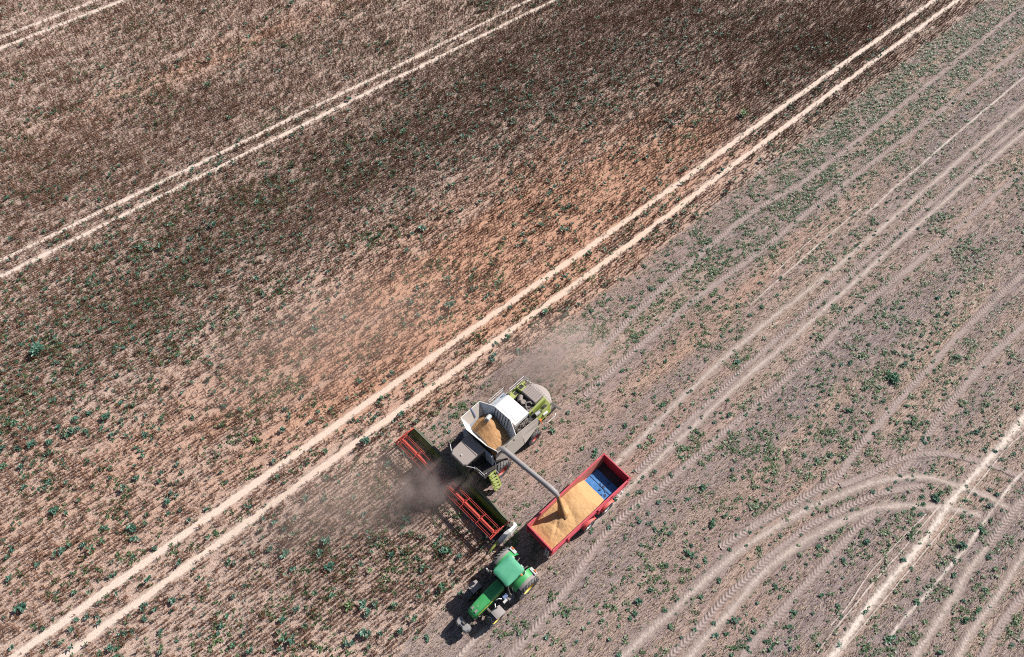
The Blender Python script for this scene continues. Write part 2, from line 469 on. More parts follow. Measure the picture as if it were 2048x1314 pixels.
def field_vec(nt):
    tc = N(nt, 'ShaderNodeTexCoord')
    mp = N(nt, 'ShaderNodeMapping'); mp.inputs['Rotation'].default_value = (0, 0, -TH)
    nt.links.new(tc.outputs['Object'], mp.inputs['Vector'])
    return mp.outputs[0]
def stretched(nt, vec, sx, sy):
    mp = N(nt, 'ShaderNodeMapping'); mp.inputs['Scale'].default_value = (sx, sy, 1)
    nt.links.new(vec, mp.inputs['Vector'])
    return mp.outputs[0]
def ground_mat():
    m, nt, b = new_mat('field_soil')
    f = field_vec(nt)
    at = N(nt, 'ShaderNodeAttribute'); at.attribute_name = 'zone'
    sp = N(nt, 'ShaderNodeSeparateColor'); nt.links.new(at.outputs['Color'], sp.inputs[0])
    stub, sand, dark = sp.outputs[0], sp.outputs[1], sp.outputs[2]
    fine = noise(nt, f, 9, 6, 0.75)
    grit = noise(nt, f, 30, 3, 0.7)
    streak = noise(nt, stretched(nt, f, 0.35, 4.2), 1.0, 5, 0.7)
    hair = noise(nt, stretched(nt, f, 1.3, 14), 1.0, 4, 0.75)
    big = noise(nt, stretched(nt, f, 0.03, 0.30), 1.0, 5, 0.6)
    # bare soil of the standing crop
    c_crop = ramp(nt, fine, [(0.30,(0.27,0.192,0.158)),(0.48,(0.48,0.362,0.302)),(0.68,(0.66,0.525,0.445))])
    c_sand = ramp(nt, fine, [(0.28,(0.31,0.162,0.108)),(0.50,(0.55,0.322,0.222)),(0.72,(0.70,0.465,0.34))])
    c_dark = ramp(nt, fine, [(0.28,(0.10,0.074,0.068)),(0.50,(0.24,0.178,0.158)),(0.74,(0.38,0.295,0.255))])
    # chopped straw and soil of the stubble
    mixf = math_(nt, 'ADD', math_(nt, 'MULTIPLY', hair, 0.6), math_(nt, 'MULTIPLY', fine, 0.4))
    c_stub = ramp(nt, mixf, [(0.33,(0.13,0.092,0.078)),(0.46,(0.33,0.245,0.205)),(0.55,(0.52,0.39,0.315)),(0.70,(0.72,0.57,0.455))])
    c_stub2 = ramp(nt, mixf, [(0.33,(0.098,0.076,0.078)),(0.48,(0.250,0.202,0.198)),(0.66,(0.47,0.388,0.365))])
    bigf = ramp(nt, big, [(0.44,(0,0,0)),(0.66,(1,1,1))])
    c_st = mixc(nt, bigf, c_stub2, c_stub)
    c_st = mixc(nt, math_(nt, 'MULTIPLY', sand, 0.5), c_st, c_sand)
    c = mixc(nt, sand, c_crop, c_sand)
    c = mixc(nt, math_(nt, 'MULTIPLY', dark, 0.65), c, c_dark)
    c = mixc(nt, stub, c, c_st)
    s2 = ramp(nt, streak, [(0.32,(0.62,0.60,0.60)),(0.50,(1,1,1)),(0.70,(1.22,1.18,1.14))])
    c = mixc(nt, 0.8, c, mixc(nt, 1.0, c, s2, 'MULTIPLY'))
    # dead leaves and straw litter lying on the soil
    lit = noise(nt, stretched(nt, f, 11, 17), 1.0, 3, 0.6)
    lm = ramp(nt, lit, [(0.50,(0,0,0)),(0.57,(1,1,1))])
    lk = math_(nt, 'MULTIPLY', lm, math_(nt, 'SUBTRACT', 0.72, math_(nt, 'MULTIPLY', stub, 0.22)))
    c = mixc(nt, lk, c, mixc(nt, 1.0, c, (0.44, 0.345, 0.315), 'MULTIPLY'))
    pal = noise(nt, stretched(nt, f, 14, 22), 1.0, 2, 0.5)
    pm = ramp(nt, pal, [(0.60,(0,0,0)),(0.66,(1,1,1))])
    c = mixc(nt, math_(nt, 'MULTIPLY', pm, 0.5), c, mixc(nt, 1.0, c, (1.35, 1.32, 1.28), 'MULTIPLY'))
    nt.links.new(c, b.inputs['Base Color'])
    b.inputs['Roughness'].default_value = 0.95
    b.inputs['Specular IOR Level'].default_value = 0.12
    bp = N(nt, 'ShaderNodeBump'); bp.inputs['Strength'].default_value = 0.9; bp.inputs['Distance'].default_value = 0.07
    hh = math_(nt, 'ADD', math_(nt, 'ADD', math_(nt, 'MULTIPLY', fine, 1.0), math_(nt, 'MULTIPLY', grit, 0.35)), math_(nt, 'MULTIPLY', hair, 0.5))
    nt.links.new(hh, bp.inputs['Height']); nt.links.new(bp.outputs[0], b.inputs['Normal'])
    return m
def strip_mat(name, lo, mid, hi, ragged=0.5, patch=0.0, soft=0.12, sandmix=False):
    m, nt, b = new_mat(name)
    f = field_vec(nt)
    fine = noise(nt, f, 10, 5, 0.7)
    grit = noise(nt, f, 34, 3, 0.7)
    c = ramp(nt, math_(nt, 'ADD', math_(nt, 'MULTIPLY', fine, 0.7), math_(nt, 'MULTIPLY', grit, 0.3)), [(0.32, lo), (0.5, mid), (0.68, hi)])
    if sandmix:      # the tramline turns sandier across the middle of the field
        big = N(nt, 'ShaderNodeAttribute'); big.attribute_name = 'sand'
        c = mixc(nt, big.outputs['Fac'], c, mixc(nt, 1.0, c, (1.02, 0.94, 0.87), 'MULTIPLY'))
    nt.links.new(c, b.inputs['Base Color'])
    b.inputs['Roughness'].default_value = 0.95
    b.inputs['Specular IOR Level'].default_value = 0.12
    bp = N(nt, 'ShaderNodeBump'); bp.inputs['Strength'].default_value = 0.6; bp.inputs['Distance'].default_value = 0.04
    nt.links.new(math_(nt, 'ADD', fine, math_(nt, 'MULTIPLY', grit, 0.4)), bp.inputs['Height']); nt.links.new(bp.outputs[0], b.inputs['Normal'])
    at = N(nt, 'ShaderNodeAttribute'); at.attribute_name = 'across'
    e = math_(nt, 'SUBTRACT', 1.0, math_(nt, 'ABSOLUTE', at.outputs['Fac']))
    n = noise(nt, f, 3.2, 6, 0.75)
    thr = math_(nt, 'MULTIPLY', math_(nt, 'SUBTRACT', n, 0.28), ragged*2.0)
    if patch:
        pn = noise(nt, stretched(nt, f, 0.35, 1.0), 1.0, 5, 0.7)
        thr = math_(nt, 'ADD', thr, math_(nt, 'MULTIPLY', math_(nt, 'SUBTRACT', pn, 0.42), patch*4))
    al = math_(nt, 'DIVIDE', math_(nt, 'SUBTRACT', e, thr), soft, True)
    tr = N(nt, 'ShaderNodeBsdfTransparent'); mx = N(nt, 'ShaderNodeMixShader')
    nt.links.new(al, mx.inputs[0]); nt.links.new(tr.outputs[0], mx.inputs[1]); nt.links.new(b.outputs[0], mx.inputs[2])
    nt.links.new(mx.outputs[0], nt.nodes['Material Output'].inputs['Surface'])
    return m
M['ground'] = ground_mat()
M['tram'] = strip_mat('bare_tramline_soil', (0.42,0.338,0.285), (0.60,0.495,0.425), (0.72,0.615,0.54), 0.62, soft=0.3, sandmix=True)
M['soil'] = strip_mat('bare_pale_soil', (0.38,0.31,0.272), (0.57,0.48,0.425), (0.70,0.605,0.54), 0.7, 0.26, 0.7)
M['straw'] = strip_mat('pale_straw_strip', (0.38,0.31,0.268), (0.60,0.51,0.445), (0.76,0.665,0.59), 0.72, 0.2, 0.5)
M['treadpale'] = strip_mat('pressed_pale_soil', (0.26,0.207,0.183), (0.43,0.348,0.306), (0.56,0.465,0.41), 0.55, 0.12, 0.7)
M['treaddark'] = strip_mat('pressed_dark_soil', (0.19,0.145,0.134), (0.31,0.242,0.220), (0.43,0.345,0.31), 0.5, 0.10, 0.4)
M['treadmid'] = strip_mat('pressed_soil', (0.22,0.172,0.156), (0.36,0.288,0.258), (0.48,0.39,0.345), 0.5, 0.1, 0.4)

def build_ground():
    xs = np.r_[-1600, -800, -400, -200, -130, np.arange(-95, 95.1, 0.5), 130, 200, 400, 800, 1600]
    ys = np.r_[-1500, -600, -250, -100, -40, -15, np.arange(-5, 105.1, 0.5), 130, 180, 300, 600, 1500]
    X, Y = np.meshgrid(xs, ys, indexing='ij')
    V = np.c_[X.ravel(), Y.ravel(), np.zeros(X.size)]
    me = grid_mesh('ground', V, len(xs), len(ys), M['ground'])
    x, y = V[:,0], V[:,1]
    col = np.ones((len(V), 4), np.float32)
    col[:,0] = stubble_mask(x, y); col[:,1] = sand_amount(x, y); col[:,2] = dark_amount(x, y)
    a = me.attributes.new('zone', 'FLOAT_COLOR', 'POINT'); a.data.foreach_set('color', col.ravel())
    o = bpy.data.objects.new('ground', me); link(o); o['kind'] = 'structure'
build_ground()
zz = 0.004
for i, (px, wd) in enumerate(TRAM):
    o = strip('dirt_track', px, wd*1.18, M['tram'], zz, 0.12, 13, seed=i)
    V = np.empty(len(o.data.vertices)*3, np.float32); o.data.vertices.foreach_get('co', V); V = V.reshape(-1, 3)
    sa = np.clip(0.15 + blob(V[:,0],V[:,1],1100,560,30,14) + 0.3*blob(V[:,0],V[:,1],480,95,20,6), 0, 1)
    o.data.attributes.new('sand', 'FLOAT', 'POINT').data.foreach_set('value', sa.astype(np.float32))
for i, (px, wd, pale) in enumerate(TREAD):
    zz = 0.004 + 0.004*(i+1)
    strip('tyre_track', px, wd*(1.12 if pale < 0.6 else 1.45), M['treadpale'] if pale > 0.6 else M['treadmid'] if pale > 0.35 else M['treaddark'], zz, 0.05, 19,
          tread=0.052 if pale < 0.6 else 0.026, pitch=0.32 if pale < 0.6 else 0.26, seed=40+i)
for i, (px, wd) in enumerate(SOIL):
    zz = 0.09 + 0.004*i
    strip('dirt_track', px, wd, M['straw'] if i == 0 else M['soil'], zz - 0.086 + 0.08, 0.15, 9, seed=80+i)

# ---- plants too many to count are instanced on points
def protos(kind, n):
    """small plant meshes used as instances; each a plant of a few blades"""
    out = []
    for k in range(n):
        r = random.Random(100*len(kind) + k)
        b = MB()
        def blade(p, d, wd, side):
            p, d = Vector(p), Vector(d)
            s = d.cross(Vector(side)).normalized()*wd/2
            b.add([p-s, p+s, p+d+s*0.5, p+d-s*0.5], [(0,1,2,3)])
        if kind == 'crop':
            for q in range(r.randint(4, 6)):
                a = r.uniform(0, 6.28); lean = r.uniform(0.03, 0.24); h = r.uniform(0.24, 0.46)
                x, y = r.uniform(-.06,.06), r.uniform(-.06,.06)
                d = Vector((lean*math.cos(a)*h, lean*math.sin(a)*h, h))
                blade((x,y,0), d, 0.019, (1,0.2,0)); blade((x,y,0), d, 0.019, (0.2,1,0))
                for t in range(4):
                    f = r.uniform(0.35, 1.0); a2 = r.uniform(0, 6.28); l = r.uniform(0.05, 0.12)
                    blade(Vector((x,y,0))+d*f, (math.cos(a2)*l, math.sin(a2)*l, r.uniform(-.05,.10)), 0.022, (r.uniform(-1,1),r.uniform(-1,1),r.uniform(-.3,1)))
            m = M['crop']
        elif kind == 'stubble':
            for q in range(r.randint(4, 7)):
                x, y = r.uniform(-.25,.25), r.uniform(-.05,.05)
                h = r.uniform(0.05, 0.13); a = r.uniform(0, 6.28)
                blade((x,y,0), (math.cos(a)*.03, math.sin(a)*.03, h), 0.022, (1,0.3,0))
                blade((x,y,0), (math.cos(a)*.03, math.sin(a)*.03, h), 0.022, (0.3,1,0))
            for q in range(r.randint(2, 4)):
                a = r.gauss(0, 0.35); l = r.uniform(0.12, 0.4)
                blade((r.uniform(-.3,.3), r.uniform(-.2,.2), r.uniform(.015,.05)), (math.cos(a)*l, math.sin(a)*l, r.uniform(-.02,.03)), r.uniform(.015,.04), (0,0,1))
            m = M['stub']
        else:
            for q in range(r.randint(5, 9)):
                a = r.uniform(0, 6.28); l = r.uniform(0.05, 0.14); z = r.uniform(0.02, 0.10)
                p = Vector((r.uniform(-.07,.07), r.uniform(-.07,.07), z))
                d = Vector((math.cos(a)*l, math.sin(a)*l, r.uniform(-.02,.06)))
                s = Vector((-math.sin(a), math.cos(a), r.uniform(-.3,.3)))*l*0.38
                b.add([p, p+d*0.55+s, p+d, p+d*0.55-s], [(0,1,2,3)])
            m = M['seedling']
        me = bpy.data.meshes.new(kind + '_plant'); me.from_pydata(b.v, [], b.f); me.materials.append(m)
        out.append(bpy.data.objects.new(kind + '_plant', me))
    return out
def scatter(name, pts, rot, scl, idx, pl):
    me = bpy.data.meshes.new(name)
    me.vertices.add(len(pts)); me.vertices.foreach_set('co', pts.astype(np.float32).ravel())
    me.attributes.new('rot', 'FLOAT_VECTOR', 'POINT').data.foreach_set('vector', rot.astype(np.float32).ravel())
    me.attributes.new('scl', 'FLOAT_VECTOR', 'POINT').data.foreach_set('vector', scl.astype(np.float32).ravel())
    me.attributes.new('idx', 'INT', 'POINT').data.foreach_set('value', idx.astype(np.int32))
    o = bpy.data.objects.new(name, me); link(o)
    g = bpy.data.node_groups.new(name, 'GeometryNodeTree')
    g.interface.new_socket('Geometry', in_out='INPUT', socket_type='NodeSocketGeometry')
    g.interface.new_socket('Geometry', in_out='OUTPUT', socket_type='NodeSocketGeometry')
    gi = g.nodes.new('NodeGroupInput'); go = g.nodes.new('NodeGroupOutput')
    iop = g.nodes.new('GeometryNodeInstanceOnPoints')
    jn = g.nodes.new('GeometryNodeJoinGeometry')
    for p in reversed(pl):
        oi = g.nodes.new('GeometryNodeObjectInfo'); oi.inputs['Object'].default_value = p
        oi.inputs['As Instance'].default_value = True
        g.links.new(oi.outputs['Geometry'], jn.inputs[0])
    def attr(nm, t):
        a = g.nodes.new('GeometryNodeInputNamedAttribute'); a.data_type = t; a.inputs['Name'].default_value = nm
        return a.outputs['Attribute']
    g.links.new(gi.outputs[0], iop.inputs['Points'])
    g.links.new(jn.outputs[0], iop.inputs['Instance'])
    iop.inputs['Pick Instance'].default_value = True
    g.links.new(attr('idx', 'INT'), iop.inputs['Instance Index'])
    g.links.new(attr('rot', 'FLOAT_VECTOR'), iop.inputs['Rotation'])
    g.links.new(attr('scl', 'FLOAT_VECTOR'), iop.inputs['Scale'])
    g.links.new(iop.outputs[0], go.inputs[0])
    md = o.modifiers.new('plants', 'NODES'); md.node_group = g
    return o
def in_view(x, y, mg=0.10):
    u, v = pix(x, y)
    return (u > -2048*mg) & (u < 2048*(1+mg)) & (v > -1314*mg) & (v < 1314*(1+mg))
def track_dist(x, y, lines):
    """distance to the nearest line, less that line's half width"""
    best = np.full(len(x), 9.0)
    for px, wd in lines:
        L, _ = resample(world_line(px), 1.0)
        for a, b in zip(L[:-1], L[1:]):
            mx = (x > min(a[0],b[0])-2) & (x < max(a[0],b[0])+2) & (y > min(a[1],b[1])-2) & (y < max(a[1],b[1])+2)
            if not mx.any(): continue
            p = np.c_[x[mx], y[mx]] - a; ab = b - a
            t = np.clip(p @ ab / (ab @ ab), 0, 1)
            dd = np.linalg.norm(p - t[:,None]*ab, axis=1) - wd/2
            best[mx] = np.minimum(best[mx], dd)
    return best
def lattice(row, gap, jit):
    """points along drilled rows"""
    cs = np.array([G(-150,-100), G(2200,-100), G(-150,1420), G(2200,1420)])
    s0, s1 = (cs @ D).min(), (cs @ D).max(); q0, q1 = (cs @ Q).min(), (cs @ Q).max()
    s, q = np.meshgrid(np.arange(s0, s1, gap), np.arange(q0, q1, row), indexing='ij')
    s = s.ravel() + rng.uniform(-gap/2, gap/2, s.size); q = q.ravel() + rng.normal(0, jit, q.size)
    x = s*D[0] + q*Q[0]; y = s*D[1] + q*Q[1]
    k = in_view(x, y)
    return x[k], y[k]
FOOT = []      # where the machines stand: (centre, heading, half length, half width)
def clear_of_machines(x, y):
    k = np.ones(len(x), bool)
    for c, a, x0, x1, y0, y1 in FOOT:
        dx, dy = x-c[0], y-c[1]
        lx = dx*math.cos(a)+dy*math.sin(a); ly = -dx*math.sin(a)+dy*math.cos(a)
        k &= ~((lx > x0) & (lx < x1) & (ly > y0) & (ly < y1))
    return k

# machine frames: position of the origin on the ground and the heading
def frame(px, py, z, deg, off):
    a = R(deg); n = np.array([-math.sin(a), math.cos(a)])
    return G(px, py, z) - n*off, a
TR_O, TR_A = frame(1060.2, 1179.1, 0.97, -135.5, 1.25+0.32)
a1, a2 = G(1182.3, 1055.8, 0.6), G(1217.9, 1020.2, 0.6)
TL_A = R(-137.5)
TL_O = (a1+a2)/2 - np.array([-math.sin(TL_A), math.cos(TL_A)])*(1.2+0.40)
CO_O, CO_A = frame(1006.6, 943.8, 0.95, -135.0, 1.75+0.5)
FOOT += [(TR_O, TR_A, -1.0, 1.0, 0.85, 1.56), (TR_O, TR_A, -1.0, 1.0, -1.56, -0.85), (TR_O, TR_A, 2.3, 3.6, 0.8, 1.45), (TR_O, TR_A, 2.3, 3.6, -1.45, -0.8),
         (TL_O, TL_A, -1.6, 1.6, 1.0, 1.55), (TL_O, TL_A, -1.6, 1.6, -1.55, -1.0),
         (CO_O, CO_A, -0.8, 0.8, 1.4, 2.3), (CO_O, CO_A, -0.8, 0.8, -2.3, -1.4), (CO_O, CO_A, 2.4, 3.9, -5.5, 5.6)]

def build_crop():
    x, y = lattice(0.27, 0.12, 0.035)
    k = ~stubble_mask(x, y)
    x, y = x[k], y[k]
    s, q = sq(x, y)
    dens = 0.38 + 0.20*(vnoise(s*0.16, q*0.5, 21, 4)-0.5)*2 + 0.55*(vnoise(s*0.45, q*2.6, 22, 3)-0.5) + 0.15*(vnoise(s*1.6, q*2.0, 23, 2)-0.5)
    dens += 0.34*dark_amount(x, y) - 0.06*sand_amount(x, y)
    k = rng.random(len(x)) < np.clip(dens, 0.10, 1.0)
    x, y = x[k], y[k]
    d = track_dist(x, y, TRAM)
    k = (d > -0.06 + rng.normal(0, 0.09, len(x))) & clear_of_machines(x, y)
    # between the two lines of a tramline pair, right behind the combine, and nowhere under it
    x, y = x[k], y[k]
    n = len(x)
    rot = np.c_[rng.normal(0, .10, n), rng.normal(0, .10, n), rng.uniform(0, 6.28, n)]
    sc = np.clip(rng.normal(0.95, 0.2, n), 0.5, 1.5)
    o = scatter('standing_crop', np.c_[x, y, np.zeros(n)], rot, np.c_[sc, sc, sc], rng.integers(0, 6, n), protos('crop', 6))
    tag(o, 'dry brown standing crop in drilled rows, not yet harvested', 'crop', kind='stuff')
    return n
def build_stubble():
    x, y = lattice(0.17, 0.42, 0.03)
    k = stubble_mask(x, y); x, y = x[k], y[k]
    s, q = sq(x, y)
    k = rng.random(len(x)) < np.clip(0.75 + 1.0*(vnoise(s*0.3, q*0.9, 31, 4)-0.5), 0.15, 1)
    x, y = x[k], y[k]
    d = np.minimum(track_dist(x, y, [(p, w_) for p, w_, _ in TREAD]), track_dist(x, y, SOIL))
    k = (d > -0.02 + rng.normal(0, 0.03, len(x))) | (rng.random(len(x)) < 0.10)
    x, y = x[k], y[k]; n = len(x)
    rot = np.c_[np.zeros(n), np.zeros(n), TH + rng.normal(0, 0.12, n) + math.pi*rng.integers(0, 2, n)]
    sc = rng.uniform(0.7, 1.25, n)
    o = scatter('stubble', np.c_[x, y, np.zeros(n)], rot, np.c_[sc, sc, sc], rng.integers(0, 6, n), protos('stubble', 6))
    tag(o, 'short cut stubble and chopped straw on the harvested half of the field', 'stubble', kind='stuff')
    return n
def build_seedlings():
    cs = np.array([G(-150,-100), G(2200,-100), G(-150,1420), G(2200,1420)])
    n = 420000
    x = rng.uniform(cs[:,0].min(), cs[:,0].max(), n); y = rng.uniform(cs[:,1].min(), cs[:,1].max(), n)
    k = in_view(x, y); x, y = x[k], y[k]
    st = stubble_mask(x, y); s, q = sq(x, y)
    c = vnoise(s*0.22, q*0.30, 41, 4); c2 = vnoise(s*1.1, q*1.3, 42, 3)
    a = np.clip((c-0.42)*3.2, 0, 1)*np.clip((c2-0.45)*5, 0, 1)
    a += 2.6*(0.8*blob(x,y,1730,270,30,3.0) + blob(x,y,1890,100,26,4.5) + 0.6*blob(x,y,1500,480,18,2))*st*np.clip((c2-0.35)*3, 0, 1)
    a += 0.5*(blob(x,y,1800,700,25,8) + blob(x,y,1950,1150,12,4))*st*np.clip((c2-0.4)*4, 0, 1)
    a += 0.8*(0.6*blob(x,y,780,250,20,5) + blob(x,y,700,1180,10,4) + blob(x,y,850,1130,5,2.5) + blob(x,y,300,560,16,6))*(~st)*np.clip((c2-0.42)*4, 0, 1)
    a *= np.where(st, 1.0, 0.75)
    k = rng.random(len(x)) < np.clip(a, 0.045, 0.9)*0.8
    x, y = x[k], y[k]
    d = track_dist(x, y, TRAM + SOIL[:1] + [(p, w_) for p, w_, _ in TREAD])
    k = ((d > 0.0) | (rng.random(len(x)) < 0.12)) & clear_of_machines(x, y)
    x, y = x[k], y[k]; n = len(x)
    rot = np.c_[rng.normal(0, .1, n), rng.normal(0, .1, n), rng.uniform(0, 6.28, n)]
    sc = rng.uniform(0.6, 1.5, n)
    o = scatter('seedlings', np.c_[x, y, np.zeros(n)], rot, np.c_[sc, sc, sc], rng.integers(0, 6, n), protos('seedling', 6))
    tag(o, 'tiny green seedlings sprouting in patches all over the field', 'seedlings', kind='stuff')
    return n
print('crop', build_crop(), 'stubble', build_stubble(), 'seedlings', build_seedlings())
